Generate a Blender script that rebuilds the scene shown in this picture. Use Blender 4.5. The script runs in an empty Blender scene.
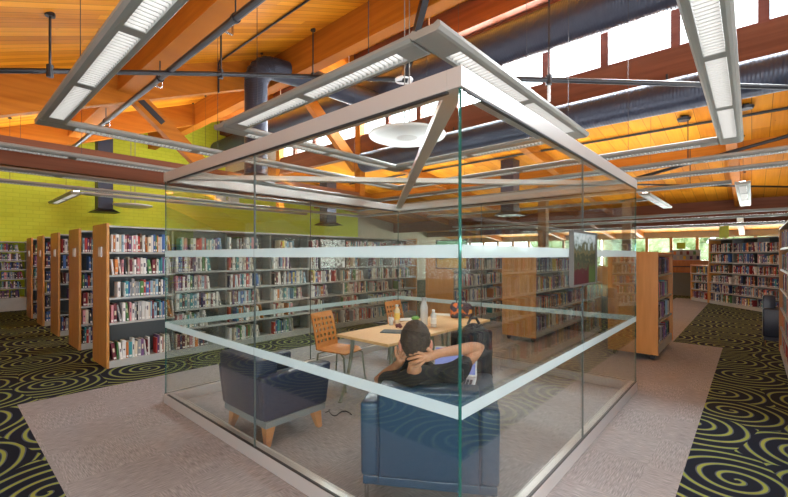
import bpy, math, random
from mathutils import Vector, Matrix
random.seed(7)
C = bpy.context.scene.collection
PI = math.pi
# ------------------------------------------------------------------ camera
F = 404.5; HZ = 255.7; CXP = 394.0; EYE = 1.6
A = math.radians(41.51)
FW = Vector((math.cos(A), math.sin(A), 0)); RT = Vector((math.sin(A), -math.cos(A), 0))
cam = bpy.data.cameras.new('camera'); co = bpy.data.objects.new('camera', cam); C.objects.link(co)
co.location = (0, 0, EYE); co.rotation_euler = (PI/2, 0, A - PI/2)
cam.sensor_width = 36; cam.lens = F/788*36; cam.shift_y = (HZ-248.5)/788; cam.clip_start = .05; cam.clip_end = 200
bpy.context.scene.camera = co
def at(px, py, d):
    """world point seen at a pixel of the photograph at a given distance along the view axis"""
    return Vector((0, 0, EYE)) + FW*d + RT*((px-CXP)/F*d) + Vector((0, 0, -(py-HZ)/F*d))
def proj(p):
    d = p[0]*FW.x+p[1]*FW.y
    if d < .2: return None
    u = p[0]*RT.x+p[1]*RT.y
    return CXP+F*u/d, HZ-F*(p[2]-EYE)/d, d

# ------------------------------------------------------------------ materials
def mat(name, color=(.5,.5,.5), rough=.5, metal=0, spec=.5):
    m = bpy.data.materials.new(name); m.use_nodes = True
    b = m.node_tree.nodes['Principled BSDF']
    b.inputs['Base Color'].default_value = (*color, 1)
    b.inputs['Roughness'].default_value = rough
    b.inputs['Metallic'].default_value = metal
    b.inputs['Specular IOR Level'].default_value = spec
    return m
def nd(m, t, **kw):
    n = m.node_tree.nodes.new(t)
    for k, v in kw.items(): setattr(n, k, v)
    return n
def lk(m, a, b): m.node_tree.links.new(a, b)
def math_n(m, op, a, b=None, c=None):
    n = nd(m, 'ShaderNodeMath', operation=op)
    for i, x in enumerate((a, b, c)):
        if x is None: continue
        if isinstance(x, (int, float)): n.inputs[i].default_value = x
        else: lk(m, x, n.inputs[i])
    return n.outputs[0]
def ramp(m, fac, stops, interp='LINEAR'):
    r = nd(m, 'ShaderNodeValToRGB'); r.color_ramp.interpolation = interp
    e = r.color_ramp.elements
    while len(e) < len(stops): e.new(.5)
    for x, (p, c) in zip(e, stops): x.position = p; x.color = (*c, 1)
    lk(m, fac, r.inputs[0]); return r.outputs[0]
def bsdf(m): return m.node_tree.nodes['Principled BSDF']
def mixc(m, fac, a, b, mode='MIX'):
    n = nd(m, 'ShaderNodeMix', data_type='RGBA', blend_type=mode)
    if isinstance(fac, (int, float)): n.inputs[0].default_value = fac
    else: lk(m, fac, n.inputs[0])
    for i, x in ((6, a), (7, b)):
        if isinstance(x, tuple): n.inputs[i].default_value = (*x, 1)
        else: lk(m, x, n.inputs[i])
    return n.outputs[2]
def noisy(m, scale, c1, c2, stretch=(1,1,1), detail=4, bump=0, coord='Object'):
    tc = nd(m, 'ShaderNodeTexCoord'); mp = nd(m, 'ShaderNodeMapping'); mp.inputs['Scale'].default_value = stretch
    lk(m, tc.outputs[coord], mp.inputs[0])
    n = nd(m, 'ShaderNodeTexNoise'); n.inputs['Scale'].default_value = scale; n.inputs['Detail'].default_value = detail
    lk(m, mp.outputs[0], n.inputs['Vector'])
    lk(m, ramp(m, n.outputs[0], [(.3, c1), (.7, c2)]), bsdf(m).inputs['Base Color'])
    if bump:
        b = nd(m, 'ShaderNodeBump'); b.inputs['Strength'].default_value = bump; b.inputs['Distance'].default_value = .01
        lk(m, n.outputs[0], b.inputs['Height']); lk(m, b.outputs[0], bsdf(m).inputs['Normal'])
    return m
def planks(name, c1, c2, c3, width, axis='Y', length_axis='X', rough=.45, seam=.05):
    """wood boards running along length_axis, one colour tone per board"""
    m = mat(name, rough=rough+.1, spec=.15); g = nd(m, 'ShaderNodeNewGeometry'); s = nd(m, 'ShaderNodeSeparateXYZ'); lk(m, g.outputs['Position'], s.inputs[0])
    v = math_n(m, 'DIVIDE', s.outputs[axis], width); cell = math_n(m, 'FLOOR', v); fr = math_n(m, 'FRACT', v)
    l0 = math_n(m, 'DIVIDE', s.outputs[length_axis], 3.1)
    wn0 = nd(m, 'ShaderNodeTexWhiteNoise', noise_dimensions='1D'); lk(m, cell, wn0.inputs['W'])
    l1 = math_n(m, 'FLOOR', math_n(m, 'ADD', l0, wn0.outputs[0]))
    cmb = nd(m, 'ShaderNodeCombineXYZ'); lk(m, cell, cmb.inputs[0]); lk(m, l1, cmb.inputs[1])
    wn = nd(m, 'ShaderNodeTexWhiteNoise', noise_dimensions='2D'); lk(m, cmb.outputs[0], wn.inputs['Vector'])
    mp = nd(m, 'ShaderNodeMapping'); sc = {'X':1.2,'Y':1.2,'Z':1.2}; sc[axis] = 22
    mp.inputs['Scale'].default_value = (sc['X'], sc['Y'], sc['Z']); lk(m, g.outputs['Position'], mp.inputs[0])
    n = nd(m, 'ShaderNodeTexNoise'); n.inputs['Scale'].default_value = 1; n.inputs['Detail'].default_value = 5; lk(m, mp.outputs[0], n.inputs['Vector'])
    f = math_n(m, 'ADD', math_n(m, 'MULTIPLY', wn.outputs[0], .55), math_n(m, 'MULTIPLY', n.outputs[0], .5))
    col = ramp(m, f, [(.15, c1), (.5, c2), (.85, c3)])
    # knots
    vo = nd(m, 'ShaderNodeTexVoronoi'); vo.inputs['Scale'].default_value = 1.9
    mp2 = nd(m, 'ShaderNodeMapping'); s2 = {'X':.8,'Y':.8,'Z':.8}; s2[axis] = 1.6; mp2.inputs['Scale'].default_value = (s2['X'], s2['Y'], s2['Z'])
    lk(m, g.outputs['Position'], mp2.inputs[0]); lk(m, mp2.outputs[0], vo.inputs['Vector'])
    kn = math_n(m, 'LESS_THAN', vo.outputs['Distance'], .035)
    col = mixc(m, math_n(m, 'MULTIPLY', kn, .5), col, (.12,.035,.008))
    sm = math_n(m, 'LESS_THAN', fr, seam)
    col = mixc(m, math_n(m, 'MULTIPLY', sm, .75), col, (.06,.015,.003))
    lk(m, col, bsdf(m).inputs['Base Color']); return m
def glulam(name, c1, c2, rough=.45):
    m = mat(name, rough=rough+.1, spec=.15); g = nd(m, 'ShaderNodeNewGeometry'); s = nd(m, 'ShaderNodeSeparateXYZ'); lk(m, g.outputs['Position'], s.inputs[0])
    mp = nd(m, 'ShaderNodeMapping'); mp.inputs['Scale'].default_value = (.7,.7,14); lk(m, g.outputs['Position'], mp.inputs[0])
    n = nd(m, 'ShaderNodeTexNoise'); n.inputs['Scale'].default_value = 1; n.inputs['Detail'].default_value = 4; lk(m, mp.outputs[0], n.inputs['Vector'])
    lk(m, ramp(m, n.outputs[0], [(.3, c1), (.7, c2)]), bsdf(m).inputs['Base Color']); return m

M = {}
M['deck'] = planks('ceiling_boards', (.44,.135,.006), (.64,.225,.010), (.76,.31,.018), .145)
M['deck_low'] = planks('low_ceiling_boards', (.46,.14,.007), (.66,.235,.012), (.78,.32,.022), .30, seam=.03)
M['glulam'] = glulam('orange_glulam', (.33,.098,.009), (.46,.150,.013))
M['glulam_brown'] = glulam('red_brown_glulam', (.14,.048,.024), (.20,.070,.036))
M['endpanel'] = mat('maple_panel', rough=.4); noisy(M['endpanel'], 3, (.50,.215,.045), (.60,.275,.07), (6,6,.6))
M['tablewood'] = mat('birch_top', rough=.35); noisy(M['tablewood'], 2, (.62,.38,.17), (.72,.47,.23), (1,8,1))
M['chairwood'] = mat('orange_beech', rough=.25); noisy(M['chairwood'], 3, (.40,.15,.035), (.50,.205,.055), (1,6,1))
M['legwood'] = mat('leg_wood', rough=.4); noisy(M['legwood'], 5, (.42,.17,.05), (.52,.23,.08), (1,1,5))
M['shelf'] = noisy(mat('grey_shelf_metal', rough=.45, metal=.1), 5, (.40,.41,.40), (.46,.47,.46))
M['shelfdark'] = mat('dark_back_metal', (.10,.11,.115), .6)
M['upright'] = mat('upright_metal', (.20,.21,.21), .5)
M['alu'] = mat('aluminium', (.58,.56,.54), .38, .55)
M['fixture'] = noisy(mat('fixture_grey_paint', rough=.4, metal=.15), 2, (.25,.25,.23), (.29,.29,.27))
M['white'] = mat('white_paint', (.75,.76,.76), .5)
M['black'] = mat('black_steel', (.012,.013,.017), .4)
M['darkgap'] = mat('dark_gasket', (.02,.02,.022), .5)
M['steelleg'] = mat('grey_green_steel', (.24,.25,.20), .35, .5)
M['chrome'] = mat('chrome', (.6,.6,.62), .2, 1)
# dark spiral duct with ridges
m = mat('spiral_duct', (.035,.042,.065), .38, .35); M['duct'] = m
tc = nd(m, 'ShaderNodeTexCoord'); w = nd(m, 'ShaderNodeTexWave', wave_type='BANDS', bands_direction='Z'); w.inputs['Scale'].default_value = 9; lk(m, tc.outputs['Object'], w.inputs['Vector'])
b = nd(m, 'ShaderNodeBump'); b.inputs['Strength'].default_value = .3; b.inputs['Distance'].default_value = .01; lk(m, w.outputs['Fac'], b.inputs['Height']); lk(m, b.outputs[0], bsdf(m).inputs['Normal'])
m = mat('spiral_duct_long', (.035,.042,.065), .38, .35); M['ducty'] = m
tc = nd(m, 'ShaderNodeTexCoord'); w = nd(m, 'ShaderNodeTexWave', wave_type='BANDS', bands_direction='Y'); w.inputs['Scale'].default_value = 7; lk(m, tc.outputs['Object'], w.inputs['Vector'])
b = nd(m, 'ShaderNodeBump'); b.inputs['Strength'].default_value = .3; b.inputs['Distance'].default_value = .01; lk(m, w.outputs['Fac'], b.inputs['Height']); lk(m, b.outputs[0], bsdf(m).inputs['Normal'])
# lime painted block wall
m = mat('lime_block_wall', rough=.7); M['lime'] = m
g = nd(m, 'ShaderNodeNewGeometry'); s = nd(m, 'ShaderNodeSeparateXYZ'); lk(m, g.outputs['Position'], s.inputs[0])
cb = nd(m, 'ShaderNodeCombineXYZ'); lk(m, s.outputs['X'], cb.inputs[0]); lk(m, s.outputs['Z'], cb.inputs[1])
br = nd(m, 'ShaderNodeTexBrick'); br.inputs['Scale'].default_value = 1; br.inputs['Brick Width'].default_value = .3; br.inputs['Row Height'].default_value = .12; br.inputs['Mortar Size'].default_value = .008
br.inputs['Color1'].default_value = (.62,.68,.03,1); br.inputs['Color2'].default_value = (.66,.72,.04,1); br.inputs['Mortar'].default_value = (.54,.60,.025,1)
lk(m, cb.outputs[0], br.inputs['Vector']); lk(m, br.outputs[0], bsdf(m).inputs['Base Color'])
M['plaster'] = noisy(mat('pale_plaster', rough=.8), 3, (.52,.45,.36), (.58,.50,.40))
# carpets
m = mat('spiral_carpet', rough=.95, spec=.1); M['swirl'] = m
g = nd(m, 'ShaderNodeNewGeometry'); 
nz = nd(m, 'ShaderNodeTexNoise'); nz.inputs['Scale'].default_value = 1.3; nz.inputs['Detail'].default_value = 1; lk(m, g.outputs['Position'], nz.inputs['Vector'])
vs = nd(m, 'ShaderNodeVectorMath', operation='SUBTRACT'); lk(m, nz.outputs['Color'], vs.inputs[0]); vs.inputs[1].default_value = (.5,.5,.5)
vm = nd(m, 'ShaderNodeVectorMath', operation='MULTIPLY'); lk(m, vs.outputs[0], vm.inputs[0]); vm.inputs[1].default_value = (.10,.10,0)
va = nd(m, 'ShaderNodeVectorMath', operation='ADD'); lk(m, g.outputs['Position'], va.inputs[0]); lk(m, vm.outputs[0], va.inputs[1])
vo = nd(m, 'ShaderNodeTexVoronoi', voronoi_dimensions='2D'); vo.inputs['Scale'].default_value = 1.15; vo.inputs['Randomness'].default_value = .62; lk(m, va.outputs[0], vo.inputs['Vector'])
df = nd(m, 'ShaderNodeVectorMath', operation='SUBTRACT'); lk(m, va.outputs[0], df.inputs[0]); lk(m, vo.outputs['Position'], df.inputs[1])
sx = nd(m, 'ShaderNodeSeparateXYZ'); lk(m, df.outputs[0], sx.inputs[0])
ang = math_n(m, 'DIVIDE', math_n(m, 'ARCTAN2', sx.outputs[1], sx.outputs[0]), 2*PI)
dist = math_n(m, 'SQRT', math_n(m, 'ADD', math_n(m, 'MULTIPLY', sx.outputs[0], sx.outputs[0]), math_n(m, 'MULTIPLY', sx.outputs[1], sx.outputs[1])))
fr = math_n(m, 'FRACT', math_n(m, 'ADD', math_n(m, 'MULTIPLY', dist, 8.6), ang))
col = ramp(m, fr, [(0, (.33,.39,.085)), (.21, (.10,.12,.16)), (.29, (.016,.020,.032)), (.93, (.09,.11,.15))], 'CONSTANT')
n2 = nd(m, 'ShaderNodeTexNoise'); n2.inputs['Scale'].default_value = 160; lk(m, g.outputs['Position'], n2.inputs['Vector'])
col = mixc(m, .35, col, n2.outputs['Fac'], 'MULTIPLY'); lk(m, col, bsdf(m).inputs['Base Color'])
m = mat('striated_grey_carpet', rough=.95, spec=.1); M['grey'] = m
g = nd(m, 'ShaderNodeNewGeometry'); s = nd(m, 'ShaderNodeSeparateXYZ'); lk(m, g.outputs['Position'], s.inputs[0])
def stri(scale):
    mp = nd(m, 'ShaderNodeMapping'); mp.inputs['Scale'].default_value = scale; lk(m, g.outputs['Position'], mp.inputs[0])
    n = nd(m, 'ShaderNodeTexNoise'); n.inputs['Scale'].default_value = 1; n.inputs['Detail'].default_value = 3; lk(m, mp.outputs[0], n.inputs['Vector']); return n.outputs[0]
sa = stri((12, 150, 1)); sb = stri((150, 12, 1))
tx = math_n(m, 'FLOOR', math_n(m, 'DIVIDE', s.outputs[0], .6)); ty = math_n(m, 'FLOOR', math_n(m, 'DIVIDE', s.outputs[1], .6))
ck = math_n(m, 'FLOORED_MODULO', math_n(m, 'ADD', tx, ty), 2)
mx = nd(m, 'ShaderNodeMix'); lk(m, ck, mx.inputs[0]); lk(m, sa, mx.inputs[2]); lk(m, sb, mx.inputs[3])
cc = nd(m, 'ShaderNodeCombineXYZ'); lk(m, tx, cc.inputs[0]); lk(m, ty, cc.inputs[1])
wn = nd(m, 'ShaderNodeTexWhiteNoise', noise_dimensions='2D'); lk(m, cc.outputs[0], wn.inputs['Vector'])
ff = math_n(m, 'ADD', mx.outputs[0], math_n(m, 'MULTIPLY', math_n(m, 'SUBTRACT', wn.outputs[0], .5), .05))
lk(m, ramp(m, ff, [(.25, (.18,.174,.182)), (.5, (.305,.295,.303)), (.75, (.43,.415,.422))]), bsdf(m).inputs['Base Color'])
# clear architectural glass
def glassmat(name, tint):
    m = bpy.data.materials.new(name); m.use_nodes = True; nt = m.node_tree; nt.nodes.clear()
    o = nd(m, 'ShaderNodeOutputMaterial'); mx = nd(m, 'ShaderNodeMixShader'); t = nd(m, 'ShaderNodeBsdfTransparent'); g = nd(m, 'ShaderNodeBsdfGlossy'); fr = nd(m, 'ShaderNodeFresnel')
    t.inputs[0].default_value = (*tint, 1); g.inputs['Roughness'].default_value = 0; g.inputs[0].default_value = (1,1,1,1); fr.inputs[0].default_value = 1.5
    ge = nd(m, 'ShaderNodeNewGeometry'); ior = nd(m, 'ShaderNodeMix'); lk(m, ge.outputs['Backfacing'], ior.inputs[0]); ior.inputs[2].default_value = 1.5; ior.inputs[3].default_value = 1/1.5; lk(m, ior.outputs[0], fr.inputs[0])
    lk(m, fr.outputs[0], mx.inputs[0]); lk(m, t.outputs[0], mx.inputs[1]); lk(m, g.outputs[0], mx.inputs[2]); lk(m, mx.outputs[0], o.inputs[0]); return m
M['glass'] = glassmat('clear_pane_glass', (.96,.988,.972))
M['glassedge'] = mat('green_glass_edge', (.02,.12,.10), .1); bsdf(M['glassedge']).inputs['Transmission Weight'].default_value = .3
M['winglass'] = glassmat('window_glass', (.97,.98,.98))
def frost(name, col, alpha):
    m = bpy.data.materials.new(name); m.use_nodes = True; nt = m.node_tree; nt.nodes.clear()
    o = nd(m, 'ShaderNodeOutputMaterial'); mx = nd(m, 'ShaderNodeMixShader'); t = nd(m, 'ShaderNodeBsdfTransparent'); d = nd(m, 'ShaderNodeBsdfDiffuse'); tl = nd(m, 'ShaderNodeBsdfTranslucent'); m2 = nd(m, 'ShaderNodeMixShader')
    for x in (d, tl): x.inputs[0].default_value = (*col, 1)
    lk(m, d.outputs[0], m2.inputs[1]); lk(m, tl.outputs[0], m2.inputs[2]); m2.inputs[0].default_value = .5
    mx.inputs[0].default_value = alpha; lk(m, t.outputs[0], mx.inputs[1]); lk(m, m2.outputs[0], mx.inputs[2]); lk(m, mx.outputs[0], o.inputs[0]); return m
M['frost'] = frost('frosted_film', (.68,.80,.83), .76)
M['seal'] = mat('dark_joint_seal', (.05,.07,.07), .4)
M['navy'] = noisy(mat('navy_vinyl', rough=.36), 60, (.014,.022,.050), (.019,.029,.062), bump=.05)
M['blue'] = noisy(mat('blue_vinyl', rough=.33), 60, (.010,.036,.075), (.013,.044,.088), bump=.05)
M['greyband'] = mat('grey_vinyl', (.17,.19,.20), .5)
def emis(name, col, s):
    m = bpy.data.materials.new(name); m.use_nodes = True; nt = m.node_tree; nt.nodes.clear()
    o = nd(m, 'ShaderNodeOutputMaterial'); e = nd(m, 'ShaderNodeEmission'); e.inputs[0].default_value = (*col, 1); e.inputs[1].default_value = s; lk(m, e.outputs[0], o.inputs[0]); return m
M['lamp'] = emis('lamp_diffuser', (.96,.98,1), 3.4)
M['uplamp'] = emis('uplight_lens', (.95,.97,1), 12.0)
M['uplamp_strong'] = emis('uplight_lens_strong', (.97,.98,1), 45.0)
M['screen'] = emis('lavender_screen', (.42,.46,.95), .55)
M['fin'] = mat('louver_fin', (.62,.60,.57), .35, .3)
# books read a colour attribute
m = mat('book_cover', rough=.5); M['book'] = m
at_n = nd(m, 'ShaderNodeAttribute', attribute_name='Col'); lk(m, at_n.outputs['Color'], bsdf(m).inputs['Base Color'])
M['skin'] = noisy(mat('skin', rough=.5), 12, (.36,.165,.088), (.43,.205,.115))
M['hair'] = noisy(mat('dark_brown_hair', rough=.75), 40, (.018,.011,.008), (.05,.028,.018), (1,1,.2), bump=.6)
M['shirt'] = noisy(mat('black_cotton', rough=.9), 14, (.012,.013,.017), (.022,.023,.028), bump=.3)
M['jeans'] = mat('dark_denim', (.03,.04,.08), .8)
M['foliage'] = noisy(mat('foliage', rough=.8), 5, (.25,.36,.17), (.50,.60,.36), bump=.4)
M['bark'] = noisy(mat('bark', rough=.9), 6, (.08,.06,.04), (.14,.10,.07), (1,1,.3))
M['limegreen'] = mat('lime_card', (.50,.62,.03), .6)

# ------------------------------------------------------------------ mesh builder
class MB:
    def __init__(s): s.v = []; s.f = []; s.m = []; s.c = []
    def add(s, vs, fs, m=0, col=None, X=None):
        o = len(s.v)
        s.v += [(X @ Vector(v)) if X else Vector(v) for v in vs]
        for f in fs: s.f.append([o+i for i in f]); s.m.append(m); s.c.append(col)
    def box(s, a, b, m=0, X=None, col=None):
        x0,y0,z0 = a; x1,y1,z1 = b
        if x0>x1: x0,x1=x1,x0
        if y0>y1: y0,y1=y1,y0
        if z0>z1: z0,z1=z1,z0
        s.add([(x0,y0,z0),(x1,y0,z0),(x1,y1,z0),(x0,y1,z0),(x0,y0,z1),(x1,y0,z1),(x1,y1,z1),(x0,y1,z1)],
              [(0,3,2,1),(4,5,6,7),(0,1,5,4),(1,2,6,5),(2,3,7,6),(3,0,4,7)], m, col, X)
    def beam(s, p, q, w, h, m=0, up=(0,0,1)):
        """box along p-q, w sideways, h along up"""
        p, q = Vector(p), Vector(q); d = (q-p); L = d.length; d.normalize(); up = Vector(up)
        sd = d.cross(up).normalized(); u = sd.cross(d).normalized()
        X = Matrix((( d.x, sd.x, u.x, p.x),(d.y, sd.y, u.y, p.y),(d.z, sd.z, u.z, p.z),(0,0,0,1)))
        s.box((0,-w/2,-h/2),(L,w/2,h/2), m, X)
    def tube(s, pts, r, n=10, m=0, cap=True):
        pts = [Vector(p) for p in pts]; rs = r if isinstance(r, (list,tuple)) else [r]*len(pts)
        rings = []; o = len(s.v); prev = None
        for i, p in enumerate(pts):
            t = (pts[min(i+1,len(pts)-1)]-pts[max(i-1,0)]).normalized()
            if prev is None:
                a = Vector((0,0,1)) if abs(t.z) < .9 else Vector((1,0,0)); n1 = t.cross(a).normalized()
            else: n1 = (prev - t*prev.dot(t)).normalized()
            prev = n1; n2 = t.cross(n1)
            for k in range(n):
                an = 2*PI*k/n; s.v.append(p+(n1*math.cos(an)+n2*math.sin(an))*rs[i])
        for i in range(len(pts)-1):
            for k in range(n):
                a=o+i*n+k; b=o+i*n+(k+1)%n; s.f.append([a,b,b+n,a+n]); s.m.append(m); s.c.append(None)
        if cap:
            s.f.append([o+k for k in range(n)][::-1]); s.m.append(m); s.c.append(None)
            s.f.append([o+(len(pts)-1)*n+k for k in range(n)]); s.m.append(m); s.c.append(None)
    def lathe(s, prof, n=24, c=(0,0,0), m=0, X=None):
        vs = []; fs = []; L = len(prof)
        for r, z in prof:
            for k in range(n):
                a = 2*PI*k/n; vs.append((c[0]+r*math.cos(a), c[1]+r*math.sin(a), c[2]+z))
        for i in range(L-1):
            for k in range(n): fs.append((i*n+k, i*n+(k+1)%n, (i+1)*n+(k+1)%n, (i+1)*n+k))
        if prof[0][0] > 1e-5: fs.append(tuple(range(n))[::-1])
        if prof[-1][0] > 1e-5: fs.append(tuple((L-1)*n+k for k in range(n)))
        s.add(vs, fs, m, None, X)
    def ball(s, c, r, n=12, k=8, m=0, X=None):
        sc = r if isinstance(r,(tuple,list)) else (r,r,r)
        prof = [(max(math.sin(PI*i/k),1e-4), -math.cos(PI*i/k)) for i in range(k+1)]
        Y = Matrix.Translation(Vector(c)) @ Matrix.Diagonal((*sc,1))
        s.lathe(prof, n, (0,0,0), m, (X @ Y) if X else Y)
    def prism(s, poly, p0, ax, ay, az, m=0):
        """polygon (a,b) in plane ax,ay from p0, extruded by vector az"""
        p0,ax,ay,az = map(Vector,(p0,ax,ay,az)); n=len(poly)
        vs=[p0+ax*a+ay*b for a,b in poly]+[p0+ax*a+ay*b+az for a,b in poly]
        s.add(vs,[tuple(range(n))[::-1],tuple(range(n,2*n))]+[(i,(i+1)%n,n+(i+1)%n,n+i) for i in range(n)],m)
    def build(s, name, mats, parent=None, world=False, smooth=False, bevel=0, sub=0):
        if not isinstance(mats,(list,tuple)): mats=[mats]
        me = bpy.data.meshes.new(name)
        vs = s.v
        if world and parent is not None:
            inv = parent['_x']; vs = [v-Vector(inv) for v in vs] if inv else vs
        me.from_pydata([tuple(v) for v in vs], [], s.f)
        for mm in mats: me.materials.append(mm)
        me.polygons.foreach_set('material_index', s.m)
        if any(c is not None for c in s.c):
            ca = me.color_attributes.new('Col','FLOAT_COLOR','CORNER'); data=[]
            for p, c in zip(s.f, s.c): data += list((*(c or (.5,.5,.5)),1))*len(p)
            ca.data.foreach_set('color', data)
        if smooth: me.polygons.foreach_set('use_smooth',[True]*len(me.polygons))
        me.update(); o = bpy.data.objects.new(name, me); C.objects.link(o)
        if parent: o.parent = parent
        if bevel:
            b = o.modifiers.new('b','BEVEL'); b.width=bevel; b.segments=3; b.limit_method='ANGLE'; b.harden_normals=False
        if sub:
            u = o.modifiers.new('s','SUBSURF'); u.levels=sub; u.render_levels=sub
        if smooth and not sub:
            for p in me.polygons: p.use_smooth=True
            try:
                e = o.modifiers.new('e','EDGE_SPLIT'); e.split_angle = math.radians(40)
            except Exception: pass
        return o
def tag(o, label, cat, group=None, kind=None):
    o['label']=label; o['category']=cat
    if group: o['group']=group
    if kind: o['kind']=kind
    return o
ROOTS = []
def thing(name, label, cat, loc=(0,0,0), rz=0, group=None):
    o = bpy.data.objects.new(name, None); C.objects.link(o); o.location = loc; o.rotation_euler=(0,0,rz); o.empty_display_size=.1
    o['_x'] = [float(x) for x in loc]; ROOTS.append(o)
    return tag(o,label,cat,group)
def struct(name, mb, mats, parent=None, **k):
    o = mb.build(name, mats, parent, **k)
    if parent is None: o['kind']='structure'
    return o
def dup(root, loc, rz, label, group=None, scale=None):
    r = root.copy(); C.objects.link(r); r.location=loc; r.rotation_euler=(0,0,rz); r['label']=label; ROOTS.append(r)
    if group: r['group']=group
    if scale: r.scale=scale
    for ch in list(root.children):
        c = ch.copy(); C.objects.link(c); c.parent=r
        for g_ in ch.children:
            d = g_.copy(); C.objects.link(d); d.parent=c
    return r

# ------------------------------------------------------------------ setting
X0, X1, Y0, Y1 = -3.4, 25.0, -7.0, 16.5
XC = 8.0                         # clerestory plane
dk = lambda x: 4.05+.41*x        # underside of the high roof
dr = lambda x: 4.85-.12*(x-8)    # underside of the low roof
fl = MB()
xs = [X0, .57, 9.06, 18.6, X1]; ys = [Y0, .38, 1.1, 2.15, 5.9, Y1]
for i in range(4):
    for j in range(5):
        grey = (i==1 and 1<=j<=3) or (i==2 and j==2)
        fl.add([(xs[i],ys[j],0),(xs[i+1],ys[j],0),(xs[i+1],ys[j+1],0),(xs[i],ys[j+1],0)],[(0,1,2,3)], 1 if grey else 0)
struct('floor', fl, [M['swirl'], M['grey']])
c = MB()
def slab(xa, xb, f, ya, yb, t=.12):
    c.add([(xa,ya,f(xa)),(xb,ya,f(xb)),(xb,yb,f(xb)),(xa,yb,f(xa)),(xa,ya,f(xa)+t),(xb,ya,f(xb)+t),(xb,yb,f(xb)+t),(xa,yb,f(xa)+t)],
          [(0,3,2,1),(4,5,6,7),(0,1,5,4),(1,2,6,5),(2,3,7,6),(3,0,4,7)])
slab(X0-.2, XC+.35, dk, Y0, Y1+.2); struct('ceiling', c, M['deck'])
c = MB(); slab(XC+.16, X1+.4, dr, Y0, Y1+.2); struct('ceiling', c, M['deck_low'])
w = MB(); w.prism([(X0,0),(15.6,0),(15.6,dr(15.6)),(XC,dr(XC)),(XC,dk(XC)),(X0,dk(X0))],(0,Y1,0),(1,0,0),(0,0,1),(0,.2,0)); struct('wall_left', w, M['lime'])
w = MB(); w.prism([(15.6,0),(X1+.2,0),(X1+.2,dr(X1+.2)),(15.6,dr(15.6))],(0,Y1,0),(1,0,0),(0,0,1),(0,.2,0)); struct('wall_left', w, M['plaster'])
w = MB(); w.box((X0,Y0-.2,0),(X1+.2,Y0,.7)); w.prism([(X0,2.5),(2.2,2.5),(2.2,dk(2.2)),(X0,dk(X0))],(0,Y0-.2,0),(1,0,0),(0,0,1),(0,.2,0))
w.box((5.4,Y0-.2,.7),(X1+.2,Y0,2.4)); w.box((5.4,Y0-.2,2.4),(XC,Y0,3.6)); w.prism([(2.2,3.6),(XC,3.6),(XC,dk(XC)),(2.2,dk(2.2))],(0,Y0-.2,0),(1,0,0),(0,0,1),(0,.2,0)); w.prism([(XC,2.4),(X1+.2,2.4),(X1+.2,dr(X1+.2)),(XC,dr(XC))],(0,Y0-.2,0),(1,0,0),(0,0,1),(0,.2,0)); struct('wall_front', w, M['plaster'])
w = MB(); w.box((X0-.2,Y0,0),(X0,Y1,.5)); w.box((X0-.2,Y0,2.4),(X0,Y1,dk(X0))); w.box((X0-.2,1.0,.5),(X0,Y1,2.4)); struct('wall_rear', w, M['plaster'])
# right wall: sill, header, windows with green trees beyond
w = MB(); w.box((X1,Y0,0),(X1+.2,Y1,.95)); w.box((X1,Y0,2.55),(X1+.2,Y1,dr(X1))); struct('wall_right', w, M['plaster'])
M['winframe'] = glulam('window_frame_wood', (.42,.24,.12), (.52,.32,.17))
M['frame_dark'] = glulam('dark_window_frame', (.16,.05,.035), (.22,.075,.05))
nwin = 0
def window(a, b, x, z0, z1, fm, t=.13, dep=.10):
    global nwin; nwin += 1
    f = MB(); f.box((x,a-t/2,z0),(x+dep,a+t/2,z1)); f.box((x,b-t/2+.001,z0),(x+dep,b-t/2+.012,z1))
    f.box((x+.02,a+t/2,z0),(x+dep,b-t/2,z0+.05)); f.box((x+.02,a+t/2,z1-.05),(x+dep,b-t/2,z1))
    o = struct('window_%d' % nwin, f, fm)
    p = MB(); p.box((x+.05,a+t/2,z0+.05),(x+.056,b-t/2,z1-.05)); p.build('pane', M['winglass'], o)
k = -8
while 2.04+1.08*k < Y0+.1: k += 1
while 2.04+1.08*(k+1) < Y1: window(2.04+1.08*k, 2.04+1.08*(k+1), X1+.05, .95, 2.55, M['winframe']); k += 1
k = -6
while -.13+1.07*(k+1) < 12.9: window(-.13+1.07*k, -.13+1.07*(k+1), XC+.03, 5.0, 6.5, M['frame_dark']); k += 1
tn = 0
def trim(mb, m):
    global tn; tn += 1; return struct('trim_%d' % tn, mb, m)
w = MB(); w.box((XC,12.7,5.0),(XC+.15,Y1,6.5)); trim(w, M['plaster'])
w = MB(); w.box((XC,Y0,4.48),(XC+.2,Y1,5.0)); trim(w, M['glulam_brown'])       # sill beam
w = MB(); w.box((XC,Y0,6.5),(XC+.15,Y1,dk(XC))); trim(w, M['glulam_brown'])
w = MB(); w.box((XC-.25,Y0,6.6),(XC,Y1,dk(XC-.25)+.02)); trim(w, M['glulam_brown'])  # ridge beam
for x, zb, ww in ((2.11,4.5,.25),(5.1,5.5,.24),(-.85,3.25,.24)):
    w = MB(); w.prism([(x,zb),(x+ww,zb),(x+ww,dk(x+ww)+.02),(x,dk(x)+.02)],(0,Y0,0),(1,0,0),(0,0,1),(0,Y1-Y0,0)); trim(w, M['glulam'])
for x, zb in ((12.57,3.98),(18.6,3.0),(22,2.85)):
    w = MB(); w.prism([(x,zb),(x+.22,zb),(x+.22,dr(x+.22)+.01),(x,dr(x)+.01)],(0,Y0,0),(1,0,0),(0,0,1),(0,Y1-Y0,0)); trim(w, M['glulam'] if x<14 else M['glulam_brown'])
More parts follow.
